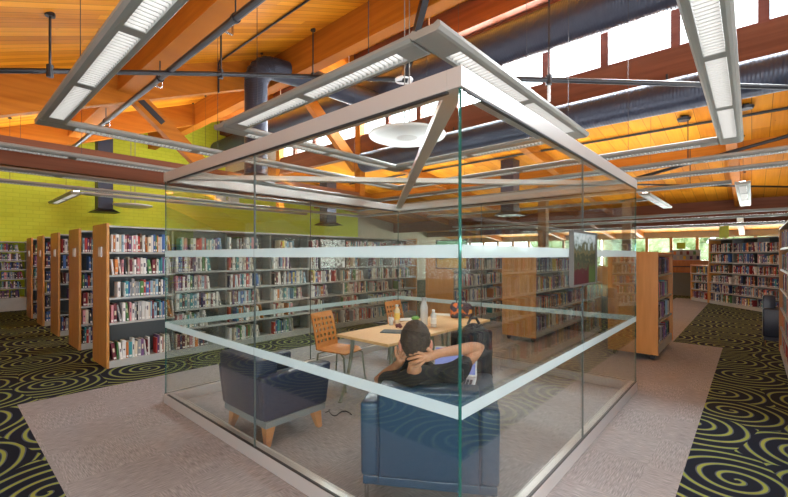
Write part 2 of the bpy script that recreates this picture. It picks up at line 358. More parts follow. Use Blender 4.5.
# trusses across the room
for y, webs in ((8.36,True),(12.46,False)):
    w = MB(); w.prism([(X0,dk(X0)-.62),(XC,dk(XC)-.62),(XC,dk(XC)),(X0,dk(X0))],(0,y,0),(1,0,0),(0,0,1),(0,.2,0)); trim(w, M['glulam'])
    if webs:
        w = MB(); w.box((-1.9,y+.01,2.97),(XC,y+.19,3.40)); trim(w, M['glulam_brown'])
        w = MB(); w.beam((2.35,y+.1,4.55),(3.62,y+.1,3.45),.16,.26); trim(w, M['glulam'])
        w = MB(); w.beam((2.42,y+.1,4.49),(2.85,y+.1,4.12),.19,.10); trim(w, M['black']); w = MB(); w.beam((5.95,y+.1,5.85),(7.95,y+.1,4.1),.16,.30); trim(w, M['glulam'])
    w = MB(); w.box((XC-.02,y,3.2),(XC+.18,y+.2,6.6)); trim(w, M['glulam'])
for y in (8.36, 12.46, 4.3, .25, -3.8):
    w = MB(); w.prism([(XC+.2,dr(XC+.2)-.3),(X1,dr(X1)-.25),(X1,dr(X1)+.01),(XC+.2,dr(XC+.2)+.01)],(0,y,0),(1,0,0),(0,0,1),(0,.2,0)); trim(w, M['glulam'])
w = MB(); w.box((X0,Y1-.1,5.0),(XC-.3,Y1-.02,5.05)) 
# columns near the far windows
M['col_wood'] = glulam('column_wood', (.30,.18,.10), (.38,.24,.14))
for x, y in ((17.6,3.6),(14.4,5.6)):
    w = MB(); w.box((x-.14,y-.14,0),(x+.14,y+.14,dr(x))); trim(w, M['col_wood'])

# added windows behind the camera, unseen, put in to admit fill light
def fillwin(x0,x1,y0,y1,z0,z1):
    global nwin; nwin+=1; f=MB(); ax = abs(x1-x0)>abs(y1-y0); L=(x1-x0) if ax else (y1-y0); n=max(1,round(L/1.4))
    for k in range(n+1):
        q=L*k/n
        if ax: f.box((x0+q-.04,y0-.12,z0),(x0+q+.04,y0-.02,z1))
        else: f.box((x0-.12,y0+q-.04,z0),(x0-.02,y0+q+.04,z1))
    for z in (z0,z1-.08):
        if ax: f.box((x0,y0-.12,z),(x1,y0-.02,z+.08))
        else: f.box((x0-.12,y0,z),(x0-.02,y1,z+.08))
    o=struct('window_%d'%nwin,f,M['frame_dark']); p=MB()
    if ax: p.box((x0,y0-.075,z0),(x1,y0-.07,z1))
    else: p.box((x0-.075,y0,z0),(x0-.07,y1,z1))
    p.build('pane',M['winglass'],o)
fillwin(X0,2.2,Y0,Y0,.7,2.5); fillwin(2.2,5.4,Y0,Y0,.7,3.6); fillwin(X0,X0,Y0,1.0,.5,2.4)

# ------------------------------------------------------------------ glass room
GX0, GX1, GY0, GY1 = 1.636, 5.53, 1.024, 4.80; RH, GT, TT = .10, 2.40, 2.50; RW = .085
t = thing('glass_room', 'square clear glass meeting room with aluminium frame and frosted bands', 'glass room', ((GX0+GX1)/2,(GY0+GY1)/2,0)); t['kind']='thing'
def rail(z0, z1, w, name, groove):
    for a, b, ax in (((GX0,GY0),(GX1,GY0),0),((GX0,GY1-w),(GX1,GY1-w),0),((GX0,GY0+w),(GX0,GY1-w),1),((GX1-w,GY0+w),(GX1-w,GY1-w),1)):
        r = MB()
        if ax == 0: r.box((a[0],a[1],z0),(b[0],a[1]+w,z1))
        else: r.box((a[0],a[1],z0),(a[0]+w,b[1],z1))
        if groove:   # dark gasket either side of the pane
            o_=(.0142 if a[ax^1]<2.5 else w-.0142)
            if ax == 0: r.box((a[0]+.001,a[1]+o_-.012,z1),(b[0]-.001,a[1]+o_+.012,z1+.004),1); r.box((a[0]+.03,a[1]+w-.012,z1),(b[0]-.03,a[1]+w-.004,z1+.008))
            else: r.box((a[0]+o_-.012,a[1],z1),(a[0]+o_+.012,b[1],z1+.004),1); r.box((a[0]+w-.012,a[1],z1),(a[0]+w-.004,b[1],z1+.008))
        else:
            o_=(.0142 if a[ax^1]<2.5 else w-.0142)
            if ax == 0: r.box((a[0]+.03,a[1]+o_-.012,z0-.012),(b[0]-.03,a[1]+o_+.012,z0),1)
            else: r.box((a[0]+o_-.012,a[1],z0-.012),(a[0]+o_+.012,b[1],z0),1)
        r.build(name, [M['alu'], M['darkgap']], t, world=True, bevel=.003)
rail(0, RH, RW, 'base_rail', True); rail(GT, TT, RW, 'top_rail', False)
gx0, gx1, gy0, gy1 = GX0+.014, GX1-.014, GY0+.014, GY1-.014; TH = .012
def pane(a, b, ax, out):
    """one glass pane with two frosted bands on its outer face"""
    g = MB()
    if ax == 0: lo, hi = (a, out[0]-TH/2, RH), (b, out[0]+TH/2, GT)
    else: lo, hi = (out[0]-TH/2, a, RH), (out[0]+TH/2, b, GT)
    g.box(lo, hi)
    for i, (f) in enumerate(g.f):   # the narrow vertical ends show green
        c_ = sum((g.v[j] for j in f), Vector())/4
        if (ax==1 and (abs(c_.y-(gy0+.008))<1e-6 or abs(c_.y-(gy1-.008))<1e-6)) or (ax==0 and (abs(c_.x-gx0)<1e-6 or abs(c_.x-gx1)<1e-6)): g.m[i]=1
    o = g.build('glass_pane', [M['glass'], M['glassedge']], t, world=True)
    for z0, z1 in ((.82,.882),(1.589,1.654)):
        f = MB(); s_ = out[1]; q = out[0]+s_*TH/2
        if ax == 0: f.box((a+.001,q,z0),(b-.001,q+s_*.0012,z1))
        else: f.box((q,a+.001,z0),(q+s_*.0012,b-.001,z1))
        fo = f.build('frosted_band', M['frost'], o); 
        for v in fo.data.vertices: v.co = v.co-Vector(t['_x'])
xm, ym = (gx0+gx1)/2, 2.917; g_ = .0015
pane(gx0, 3.50-g_, 0, (gy0,-1)); pane(3.50+g_, gx1, 0, (gy0,-1))
pane(gx0, xm-g_, 0, (gy1,1)); pane(xm+g_, gx1, 0, (gy1,1))
pane(gy0+.008, ym-g_, 1, (gx0,-1)); pane(ym+g_, gy1-.008, 1, (gx0,-1))
pane(gy0+.008, 3.1-g_, 1, (gx1,1)); pane(3.1+g_, gy1-.008, 1, (gx1,1))
for x,y,ax in ((3.50,gy0,0),(xm,gy1,0),(gx0,ym,1),(gx1,3.1,1)):
    j=MB(); h_=.0026
    if ax==0: j.box((x-h_,y-.0068,RH),(x+h_,y+.0068,GT))
    else: j.box((x-.0068,y-h_,RH),(x+.0068,y+h_,GT))
    j.build('joint_seal',M['seal'],t,world=True)
for p, q in (((GX0+RW,GY0+RW,2.455),(GX1-RW,GY1-RW,2.455)),((GX0+RW,GY1-RW,2.455),(GX1-RW,GY0+RW,2.455))):
    b_ = MB(); b_.beam(p, q, .09, .05); b_.build('cross_brace', M['alu'], t, world=True)
b_ = MB(); b_.tube([(GX0+RW/2-.02,3.06,1.0),(GX0+RW/2-.02,3.06,1.0)],.01) 
# pictures fixed to the glass
def paint_mat(name, fn):
    m = mat(name, rough=.75, spec=.2); fn(m); return m
def landscape(m):
    tc = nd(m,'ShaderNodeTexCoord'); s = nd(m,'ShaderNodeSeparateXYZ'); lk(m,tc.outputs['Generated'],s.inputs[0])
    n = nd(m,'ShaderNodeTexNoise'); n.inputs['Scale'].default_value=8; n.inputs['Detail'].default_value=6; lk(m,tc.outputs['Generated'],n.inputs['Vector'])
    z = math_n(m,'ADD',s.outputs['Z'],math_n(m,'MULTIPLY',math_n(m,'SUBTRACT',n.outputs[0],.5),.75))
    a = ramp(m,z,[(0,(.045,.004,.006)),(.30,(.045,.007,.006)),(.36,(.05,.045,.02)),(.50,(.02,.028,.012)),(.60,(.09,.075,.03)),(.72,(.05,.06,.03)),(.84,(.28,.34,.34)),(.98,(.42,.48,.49))])
    gsel = math_n(m,'MULTIPLY',math_n(m,'GREATER_THAN',s.outputs['X'],.68),math_n(m,'LESS_THAN',z,.34))
    a = mixc(m,gsel,a,(.04,.065,.012)); lk(m,a,bsdf(m).inputs['Base Color'])
def yellow_art(m):
    tc = nd(m,'ShaderNodeTexCoord'); s = nd(m,'ShaderNodeSeparateXYZ'); lk(m,tc.outputs['Generated'],s.inputs[0])
    n = nd(m,'ShaderNodeTexNoise'); n.inputs['Scale'].default_value=3; n.inputs['Detail'].default_value=3; lk(m,tc.outputs['Generated'],n.inputs['Vector'])
    z = math_n(m,'ADD',s.outputs['Z'],math_n(m,'MULTIPLY',math_n(m,'SUBTRACT',n.outputs[0],.5),.7))
    lk(m,ramp(m,z,[(0,(.55,.30,.08)),(.3,(.62,.36,.07)),(.42,(.10,.13,.14)),(.55,(.55,.42,.05)),(.7,(.20,.42,.22)),(.9,(.25,.55,.35))]),bsdf(m).inputs['Base Color'])
def grey_art(m):
    tc = nd(m,'ShaderNodeTexCoord'); n = nd(m,'ShaderNodeTexNoise'); n.inputs['Scale'].default_value=9; n.inputs['Detail'].default_value=7; lk(m,tc.outputs['Generated'],n.inputs['Vector'])
    lk(m,ramp(m,n.outputs[0],[(.38,(.12,.12,.12)),(.5,(.55,.54,.54)),(.62,(.75,.74,.75))]),bsdf(m).inputs['Base Color'])
def picture(label, loc, rz, wd, ht, artfn, fm, dep=.03):
    p = thing('framed_picture', label, 'picture', loc, rz)
    f = MB(); b=.014
    f.box((-wd/2,0,0),(wd/2,dep,b)); f.box((-wd/2,0,ht-b),(wd/2,dep,ht)); f.box((-wd/2,0,b),(-wd/2+b,dep,ht-b)); f.box((wd/2-b,0,b),(wd/2,dep,ht-b))
    f.box((-wd/2+b,dep*.6,b),(wd/2-b,dep,ht-b)); f.build('frame', fm, p)
    a = MB(); a.box((-wd/2+b,dep*.35,b),(wd/2-b,dep*.58,ht-b)); a.build('canvas', paint_mat('art_'+artfn.__name__, artfn), p)
picture('framed landscape painting with red field on right-hand glass wall', (3.46,gy0-TH/2-.034,1.362), 0, .62, .43, landscape, mat('bronze_frame',(.085,.08,.07),.5,.1), .032)
picture('yellow and green picture in thin black frame on far glass', (gx1+TH/2+.004,3.66,1.385), -PI/2, .60, .47, yellow_art, M['black'])
picture('pale grey picture in thin black frame before the left bookcase', (4.02,gy1+TH/2+.004,1.40), 0, .52, .46, grey_art, M['black'])

# ------------------------------------------------------------------ pendant light fixtures
Z = 3.10; FWD = .26; FH = .07
UPM='uplamp'
def arm(th, p, q, nseg, lit=True, first=.35, last=.35):
    """one straight arm: housing, lamp segments with fins, uplight lens"""
    p, q = Vector((*p,Z)), Vector((*q,Z)); d=(q-p); L=d.length; d.normalize(); s=Vector((d.y,-d.x,0))
    X = Matrix(((d.x,s.x,0,p.x),(d.y,s.y,0,p.y),(d.z,0,1,p.z),(0,0,0,1)))
    h = MB(); W = FWD/2; I = .066
    segs=[]
    if nseg:
        gap=.10; a0=first; tot=L-first-last; sl=(tot-gap*(nseg-1))/nseg
        for i in range(nseg): segs.append((a0+i*(sl+gap), a0+i*(sl+gap)+sl))
    # side profiles with rounded outer lip
    prof=[(-W,.03),(-W+.018,.006),(-W+.04,0),(-I,0),(-I,.05),(-W+.02,.07),(-W,.055)]
    for sg in (1,-1):
        pr=[(a*sg,b) for a,b in prof]
        h.prism(pr,X@Vector((0,0,0)),s,(0,0,1),d*L)
    cur=0
    for a,b in segs+[(L,L)]:
        if a>cur: h.box((cur,-I,0),(a,I,.055),0,X)
        cur=b
    h.build('housing',M['fixture'],th,world=True)
    for a,b in segs:
        lv=MB(); lv.box((a,-I+.002,.046),(b,I-.002,.05),0,X)
        n=max(6,int((b-a)/.05))
        for k in range(n+1):
            x=a+(b-a)*k/n; lv.box((x-.0045,-I+.004,.006),(x+.0045,I-.004,.045),1,X)
        lv.build('louver',[M['lamp'],M['fin']],th,world=True)
    u=MB(); u.box((.1,-.05,.071),(L-.1,.05,.075),0,X); u.build('uplight_lens',M[UPM],th,world=True)
def cable(th, x, y):
    z1 = dk(x) if x < XC else dr(x)
    c_=MB(); c_.tube([(x,y,Z+.06),(x,y,z1)],.0035,5); c_.lathe([(.03,z1-.03),(.03,z1)],8,(x,y,0)); c_.build('cable',M['black'],th,world=True)
def fixture(label, arms, cables, grp='pendant light frames'):
    p0=arms[0][0]; th=thing('pendant_light_frame',label,'ceiling light',(p0[0],p0[1],Z),0,grp)
    for a in arms: arm(th,*a)
    for x,y in cables: cable(th,x,y)
w2=FWD/2
def ring(x0,y0,x1,y1,n):
    return [((x0-w2,y0),(x1+w2,y0),n),((x0-w2,y1),(x1+w2,y1),n),((x0,y0+w2),(x0,y1-w2),n,True,.18,.18),((x1,y0+w2),(x1,y1-w2),n,True,.18,.18)]
fixture('square grey pendant light frame hanging right above the glass room', ring(2.33,1.67,5.33,4.70,2), [(2.29,2.3),(2.29,4.0),(5.33,2.3),(5.33,4.0),(4.9,1.61)])
fixture('large grey pendant light frame surrounding the one over the room', ring(.87,.21,6.92,6.02,4), [(.87,1.6),(.87,4.6),(2.8,6.02),(6.92,1.4),(6.92,4.4),(5.2,.21),(5.6,6.02)])
fixture('wide grey pendant light run bending round outside the large frame', [((-2.2,7.85),(8.25,7.85),6),((8.12,7.72),(8.12,-3.0),6,True,.2,.2)], [(1.5,7.85),(4.6,7.85),(8.12,2.5),(8.12,5.0)])
fixture('grey pendant light run third outward from the glass room', [((-2.6,9.9),(9.5,9.9),6),((9.37,9.77),(9.37,-4),6,True,.2,.2)], [(1,9.9),(4.6,9.9),(9.37,1.5)])
UPM='uplamp_strong'
fixture('grey pendant light run crossing before the lime wall', [((-2.6,11.5),(11.1,11.5),6),((10.97,11.37),(10.97,.32),5,True,.2,.2)], [(1,11.5),(5,11.5),(10.97,3.5)])
fixture('short grey pendant light frame above the far left bookcases', [((2.25,12.2),(2.25,15.2),2,True,.2,.2),((2.38,12.33),(9,12.33),3)], [(2.25,13.5),(5.0,12.33)])
UPM='uplamp'
fixture('grey pendant light arm pointing down the right aisle', [((11.2,.15),(16.2,.15),3)], [(12.2,.15),(15.2,.15)])
fixture('grey pendant light arm left of the right aisle arm', [((11.6,2.0),(15.3,2.0),2),((12.8,2.13),(12.8,9.5),3,True,.2,.2)], [(12.2,2.0),(14.8,2.0)])
Z = 2.78
for i,(a,b,lab) in enumerate((((14.6,-4),(14.6,9.5),'long pendant light run before the dark cross beam'),((16.6,-3),(16.6,11),'long pendant light run nearest the dark cross beam'),((20.2,-1),(20.2,9),'low pendant light run near the far windows'))):
    fixture(lab,[(a,b,6)],[(a[0],a[1]+2),(a[0],b[1]-2)])
Z = 3.10
# round pendant discs
def disc(label, c, R):
    t_=thing('round_pendant_light',label,'ceiling light',(c.x,c.y,c.z),0,'round pendant discs')
    d=MB(); d.lathe([(R*.28,0),(R*.8,-.02),(R*.98,.02),(R,.05),(R*.8,.06),(R*.28,.05),(R*.28,0)],40); d.build('shade',M['white'],t_,smooth=True)
    l=MB(); l.lathe([(.001,-.005),(R*.27,0),(R*.27,.04),(.001,.04)],32); l.build('lens',M['alu'],t_,smooth=True)
    zt=(dk(c.x) if c.x<XC else dr(c.x))-c.z
    for sx in (-.06,.06):
        r=MB(); r.tube([(sx,0,.04),(sx,0,zt)],.009,6); r.build('rod',M['fixture'],t_)
disc('large round white pendant disc seen through the roomless top', at(407,138,6.5), .62)
ROOTS[-1]['label']='large round white pendant disc over the glass room'
disc('small round white pendant disc before the lime wall', at(133,206.5,13.3), .56)

# ------------------------------------------------------------------ ducts, pipes, rods
t=thing('air_duct','large dark spiral duct running below the clerestory windows top','duct',(7.42,5,5.75),0,'long horizontal ducts')
d=MB(); d.tube([(0,-11.9,0),(0,10.8,0)],.37,28); d.build('pipe',M['ducty'],t,smooth=True)
for y in (-2.5,0.5,3.2,6.5):
    h=MB(); h.tube([(0,y,.36),(0,y,dk(7.42)-5.75)],.008,6); h.build('hanger',M['white'],t)
t=thing('air_duct','dark spiral duct running beneath the red-brown sill beam','duct',(7.7,5,4.13),0,'long horizontal ducts')
d=MB(); d.tube([(0,-11.9,0),(0,2.9,0)],.26,28); d.build('pipe',M['ducty'],t,smooth=True)
for y in (-4,0,2.5):
    h=MB(); h.box((-.01,y,.24),(.01,y+.03,.36)); h.build('hanger',M['black'],t)
# elbow riser
t=thing('riser_duct','thick dark spiral duct rising and bending towards the clerestory','duct',(4.47,7.85,3.2))
d=MB(); d.tube([(4.47,7.85,3.25),(4.47,7.85,5.25)],.235,28); d.build('riser',M['duct'],t,world=True,smooth=True)
pts=[]
for i in range(7):
    a=PI/2*i/6*.86; pts.append((4.47+.42*(1-math.cos(a)),7.85-.05*i/6,5.25+.42*math.sin(a)))
e=pts[-1]; d=MB(); d.tube(pts,.237,28); d.build('elbow',M['duct'],t,world=True,smooth=True)
d=MB(); d.tube([e,(5.6,7.55,5.62),(7.3,6.9,5.35)],.235,28); d.build('branch',M['duct'],t,world=True,smooth=True)
for q in range(1,6):
    d=MB(); p=pts[q]; tn_=(Vector(pts[min(q+1,6)])-Vector(pts[q-1])).normalized(); d.tube([Vector(p)-tn_*.012,Vector(p)+tn_*.012],.247,28); d.build('seam_ring',M['duct'],t,world=True,smooth=True)
d=MB(); d.lathe([(.235,.12),(.42,0),(.40,-.02),(.001,-.02)],28,(4.47,7.85,3.2)); d.build('diffuser',M['black'],t,world=True,smooth=True)
def dropduct(label,p,r,ztop):
    t_=thing('drop_duct',label,'duct',(p.x,p.y,p.z),0,'square drop ducts')
    d=MB(); d.box((-r,-r,0),(r,r,ztop-p.z)); d.build('shaft',M['duct'],t_)
    d=MB(); q=1.8*r; d.add([(-q,-q,-.05),(q,-q,-.05),(q,q,-.05),(-q,q,-.05),(-r,-r,.06),(r,-r,.06),(r,r,.06),(-r,r,.06)],[(3,2,1,0),(4,5,6,7),(0,1,5,4),(1,2,6,5),(2,3,7,6),(3,0,4,7)]); d.build('diffuser',M['black'],t_)
dropduct('dark square drop duct before the left lime wall',at(104,211,13.0),.2,dk(at(104,211,13).x-.2)-.02)
dropduct('dark square drop duct seen above the pale picture',at(328,224,15.2),.22,dr(at(328,224,15.2).x+.22)-.01)
dropduct('dark square drop duct right of the round pendant disc',at(510,214,12.0),.2,dr(at(510,214,12).x+.2)-.01)
# sprinkler main under the first purlin and sloped pipe with hangers
t=thing('sprinkler_pipe','thick dark pipe running beneath the nearest roof purlin','pipe',(2.2,0,4.24),0,'roof pipes')
d=MB(); d.tube([(0,-6,0),(0,14,0)],.042,12); d.build('pipe',M['black'],t)
for y in (2.1,4.3,6.6,9.5):
    d=MB(); d.tube([(0,y,.03),(0,y,.28)],.009,6); d.tube([(0,y-.02,0),(0,y+.02,0)],.055,12); d.build('hanger',M['black'],t)
    d=MB(); d.tube([(.14,y+.35,.0),(.02,y+.35,0)],.012,6); d.tube([(.14,y+.35,-.0),(.14,y+.35,.14)],.012,6); d.lathe([(.03,.14),(.03,.15)],8,(.14,y+.35,0)); d.build('sprinkler_head',M['chrome'],t)
hub=at(404,79.5,7.5); lo=at(-40,70.4,4.5)
t=thing('tie_rod','long black rod sloping under the high roof on hangers','rod',(lo.x,lo.y,lo.z),0,'black rods under the roof')
d=MB(); d.tube([lo,at(50,71,4.68),at(221,74,6.4),at(310,76.5,7.9),hub],[.03,.03,.036,.042,.05],10); d.build('rod',M['black'],t,world=True,smooth=True)
for px,py,dd,py2 in ((50,71,4.68,22),(221,74,6.4,30),(313,76.5,7.95,33)):
    p=at(px,py,dd); zt=dk(p.x)
    d=MB(); d.tube([p+Vector((0,0,-.07)),p+Vector((0,0,.07))],.035,8); d.tube([p,(p.x,p.y,zt)],.014,6); d.lathe([(.05,zt-.04),(.05,zt+.005)],8,(p.x,p.y,0)); d.build('hanger',M['black'],t,world=True)
d=MB(); d.lathe([(.02,-.03),(.16,-.03),(.17,0),(.10,.04),(.02,.05)],20,tuple(hub)); d.build('end_disc',M['white'],t,world=True,smooth=True)
top=at(440,-60,5.45)
d=MB(); d.beam(hub,top,.10,.16); d.build('strut',M['black'],t,world=True)
a_,b_=at(500,78.5,5.2),at(800,87.5,5.2)
t=thing('tie_rod','thin black rod crossing in front of the clerestory windows','rod',tuple(a_),0,'black rods under the roof')
d=MB(); d.tube([a_,b_],.032,10); d.build('rod',M['black'],t,world=True,smooth=True)
p=at(549,80,5.2); d=MB(); d.tube([p+Vector((0,0,-.06)),p+Vector((0,0,.06))],.04,8); d.tube([p,(p.x,p.y,dk(p.x))],.013,6); d.build('hanger',M['black'],t,world=True)
p2=at(790,87.3,7.0); 
t=thing('hanging_cord','white coiled cord hanging below the thin black rod','cord',tuple(p+Vector((0,0,-.7))),0)
pts=[p+Vector((.016*math.cos(k*1.2),.016*math.sin(k*1.2),-.07-.0035*k)) for k in range(60)]+[p+Vector((0,0,-.31)),p+Vector((0,0,-.55))]
d=MB(); d.tube(pts,.008,5); d.build('cord',M['white'],t,world=True)
t=thing('conduit','thin black conduit line running along the high ceiling boards','conduit',(3.85,0,dk(3.85)-.03),0,'thin conduits on the ceiling')
d=MB(); d.tube([(0,-6,0),(0,8.2,0)],.018,8); d.build('pipe',M['black'],t)
d=MB(); d.tube([(0,8.2,0),(.02,8.28,-.05),(.02,8.28,-.62)],.018,8); d.build('drop',M['black'],t)
t=thing('conduit','thin black conduit between second purlin and ridge beam','conduit',(6.55,0,dk(6.55)-.05),0,'thin conduits on the ceiling')
d=MB(); d.tube([(0,-6,0),(0,8.2,0)],.03,8); d.build('pipe',M['black'],t)
t=thing('conduit','thin black conduit line on the low ceiling past the windows','conduit',(10.9,0,dr(10.9)-.05),0,'thin conduits on the ceiling')
d=MB(); d.tube([(0,-6,0),(0,12,0)],.03,8); d.build('pipe',M['black'],t)
t=thing('conduit','thick black cable run on the low ceiling beyond the beam','conduit',(13.6,0,dr(13.6)-.35),0,'thin conduits on the ceiling')
d=MB(); d.tube([(0,-6,0),(0,12,0)],.04,8); d.build('pipe',M['black'],t)
def deckpt(px,py,f):
    lo_,hi_=1.,40.
    for _ in range(50):
        md=(lo_+hi_)/2; p=at(px,py,md)
        if p.z>f(p.x): hi_=md
        else: lo_=md
    return at(px,py,lo_)
sp1,sp2=deckpt(684,116,dr),deckpt(746,104,dr)
for (pa,pb,rr_,lab) in ((at(637,178,9.0),at(800,132.5,7.6),.035,'thick black rod slanting under the low ceiling at right'),(at(636,184.5,10.5),at(800,187,9.6),.022,'thin black rod crossing level under the low ceiling at right')):
    t=thing('tie_rod',lab,'rod',tuple(pa),0,'black rods under the roof'); d=MB(); d.tube([pa,pb],rr_,8); d.build('rod',M['black'],t,world=True,smooth=True)
    q=pa.lerp(pb,.35); d=MB(); d.tube([q,(q.x,q.y,dr(q.x))],.01,6); d.build('hanger',M['black'],t,world=True)
for x,y,lab in ((sp1.x,sp1.y,'left one of two black ceiling speakers past the windows'),(sp2.x,sp2.y,'right one of two black ceiling speakers past the windows')):
    t=thing('ceiling_speaker',lab,'ceiling speaker',(x,y,dr(x)),0,'black ceiling fittings')
    d=MB(); d.lathe([(.02,-.10),(.11,-.10),(.13,-.05),(.05,-.03),(.05,0)],16); d.build('cone',M['black'],t,smooth=True)
t=thing('emergency_light','white twin emergency light box high on the lime wall','emergency light',(8.0,16.38,3.72))
for s_ in (-.28,.28):
    d=MB(); d.box((s_-.22,-.1,0),(s_+.22,.06,.32)); d.build('lamp_box',M['white'],t,bevel=.02)
d=MB(); d.box((-.1,.02,.1),(.1,.115,.2)); d.build('bracket',M['white'],t)

# ------------------------------------------------------------------ bookcases and books
PAL=[('white',(.72,.70,.68)),('cream',(.62,.54,.42)),('maroon',(.16,.02,.035)),('navy',(.02,.035,.12)),('teal',(.05,.28,.32)),('red',(.45,.035,.03)),
     ('orange',(.62,.20,.04)),('yellow',(.66,.50,.08)),('green',(.08,.22,.07)),('grey',(.30,.31,.33)),('black',(.025,.025,.03)),('pink',(.60,.25,.28)),
     ('brown',(.16,.075,.04)),('purple',(.15,.07,.19)),('light blue',(.25,.42,.55)),('blue',(.05,.13,.36))]
PW={'pale':[10,4,2.5,1.5,2,2,1.3,.5,1,3,1.5,2.5,1,1.2,2.4,1.8],'dark':[2,1.5,3,3.5,1,2,1,.5,1.2,2.5,5,1,2.5,2.8,1.5,3.5]}
BOOKS=[]
ORD='first second third fourth fifth sixth seventh eighth ninth tenth eleventh twelfth thirteenth fourteenth fifteenth sixteenth seventeenth eighteenth nineteenth twentieth'.split()
TENS={2:'twenty',3:'thirty',4:'forty',5:'fifty'}
def ordw(n):
    if n<=20: return ORD[n-1]
    a,b=divmod(n,10); return (TENS[a]+'-'+ORD[b-1]) if b else {3:'thirtieth',4:'fortieth',5:'fiftieth'}[a]
def bookcase(label, short, loc, rz, L, D, h, levels, unit=.9, first=None, fill=(.55,.98), pal='pale', name='bookcase', solid=None, endw='endpanel', casters=False, sign=False, backc='shelfdark', shelfm='shelf', double=True, grp='library bookcases', books=True, topc='shelf'):
    t=thing(name,label,'bookcase',loc,rz,grp); bz=.0 if not casters else .09
    n=max(1,round(L/unit)); u=L/n; ep=.035
    for x in (0,L):
        e=MB(); e.box((x-(ep if x==0 else 0),-.0,bz),(x+(0 if x==0 else ep),D,h+.03)); e.build('end_panel',M[endw],t,bevel=.003)
    b=MB(); yb=D/2 if double else D-.02; b.box((0,yb-.006,bz+.05),(L,yb+.006,h-.01)); b.build('back_panel',M[backc],t)
    b=MB(); b.box((0,.005,h-.025),(L,D-.005,h)); b.build('top_panel',M[topc],t)
    b=MB(); b.box((0,.01,bz),(L,D-.01,levels[0]-.002)); b.build('base',M[shelfm],t)
    for z in levels:
        xa=u+.002 if first else .001
        s=MB(); s.box((xa,.012,z-.028 if z>levels[0] else z-.01),(L-.001,(D/2-.008) if double else D-.03,z)); 
        if double: s.box((xa,D/2+.008,z-.028 if z>levels[0] else z-.01),(L-.001,D-.012,z))
        s.build('shelf',M[shelfm],t)
    for z in (first or []):
        s=MB(); s.box((.001,.012,z-.028 if z>first[0] else z-.01),(u-.002,D/2-.008,z)); s.box((.001,D/2+.008,z-.028 if z>first[0] else z-.01),(u-.002,D-.012,z)); s.build('shelf',M[shelfm],t)
    for k in range(1,n):
        s=MB(); s.box((k*u-.015,(.06 if not double else .10),bz+.05),(k*u+.015,(D-.03 if not double else D-.10),h-.03)); s.build('upright',M['upright'],t)
    if casters:
        for x in (.08,L-.08):
            for y in (.09,D-.09):
                c_=MB(); c_.tube([(x-.015,y,.04),(x+.015,y,.04)],.04,14); c_.box((x-.02,y-.02,.04),(x+.02,y+.02,.09)); c_.build('caster',M['black'],t)
    if sign:
        s=MB(); s.box((-ep-.014,D*.30,1.58),(-ep,D*.52,1.73)); s.build('sign_holder',M['alu'],t)
        s=MB(); s.box((-ep-.016,D*.32,1.60),(-ep-.014,D*.50,1.71)); s.build('sign_card',M['white'],t)
    if not books: return t
    Xw=Matrix.Translation(Vector(loc))@Matrix.Rotation(rz,4,'Z')
    for k in range(n):
        lv_=first if (first and k==0) else levels; hs=list(lv_)+[h]
        for li,z in enumerate(lv_):
            x=k*u+.03; fz=random.uniform(*fill) if not (first and k==0) else random.uniform(.93,.99); lim=k*u+u*fz-.02; clear=hs[li+1]-z-.045; o=0
            hh=min(clear,.30 if clear>.4 else .275); base=random.uniform(.86,1.0)*hh
            if random.random()<.12: x+=random.uniform(.05,.2)
            hue=random.choice(range(16))
            while x<lim:
                th=random.choice((.014,.018,.022,.026,.030,.036,.044)); 
                bh=min(hh,max(.15,base*random.uniform(.84,1.06))); bd=min(random.uniform(.13,.19),D/2-.06)
                lean=0
                if random.random()<.07 or x+th*1.5>lim: lean=random.uniform(-.22,-.08)
                x+=abs(math.sin(lean))*bh*.8
                ci=hue if random.random()<.06 else random.choices(range(16),PW[pal])[0]
                o+=1; jit=random.uniform(.0,.025)
                BOOKS.append(dict(case=short,unit=k,lev=len(lv_)-li,ord=o,X=Xw@Matrix.Translation((x+th/2,.03+jit,z))@Matrix.Rotation(lean,4,'Y'),th=th,h=bh,d=bd,col=ci,pos=Xw@Vector((x,.03,z+bh/2)),nunits=n,lvis=z))
                x+=th+.0015
                if random.random()<.03: x+=random.uniform(.03,.10)
    return t
H=2.03
L5=[.10,.64,1.0,1.325,1.655]; L6=[.10,.43,.74,1.04,1.345,1.66]
bookcase('long double-sided bookcase behind the glass room, nearest of the left rows','long left bookcase',(1.62,6.82,0),0,7.0,.76,H,L6,fill=(.45,.92),sign=True,first=L5)
for i,(y,lab,sh) in enumerate(((8.43,'second left row','second left bookcase'),(10.2,'third left row','third left bookcase'),(11.95,'fourth left row','fourth left bookcase'),(13.63,'fifth left row','fifth left bookcase'))):
    bookcase('maple-ended bookcase forming the '+lab+' towards the lime wall',sh,(1.62,y+.07,0),0,5.4,.78,H,L6,fill=(.6,.98),sign=True,pal='dark')
bookcase('grey wall bookcase standing against the lime wall at far left','wall bookcase',(-3.2,16.02,0),0,4.95,.42,H-.02,[.38,.66,.93,1.2,1.46,1.73],fill=(.78,.92),pal='dark',double=False,endw='shelf',backc='lime')
bookcase('low maple bookcase on casters just right of the glass room','low right bookcase',(7.24,1.06,0),0,1.45,.69,1.63,[.22,.58,.93,1.30],fill=(.75,.98),pal='dark',casters=True,endw='endpanel',shelfm='shelf',topc='endpanel',backc='endpanel',unit=.75)
bookcase('low maple bookcase with full shelves behind the landscape painting','second right bookcase',(7.24,2.94,0),0,3.0,.66,1.64,[.20,.57,.93,1.29],fill=(.85,.99),pal='dark',casters=True,endw='endpanel',topc='endpanel')
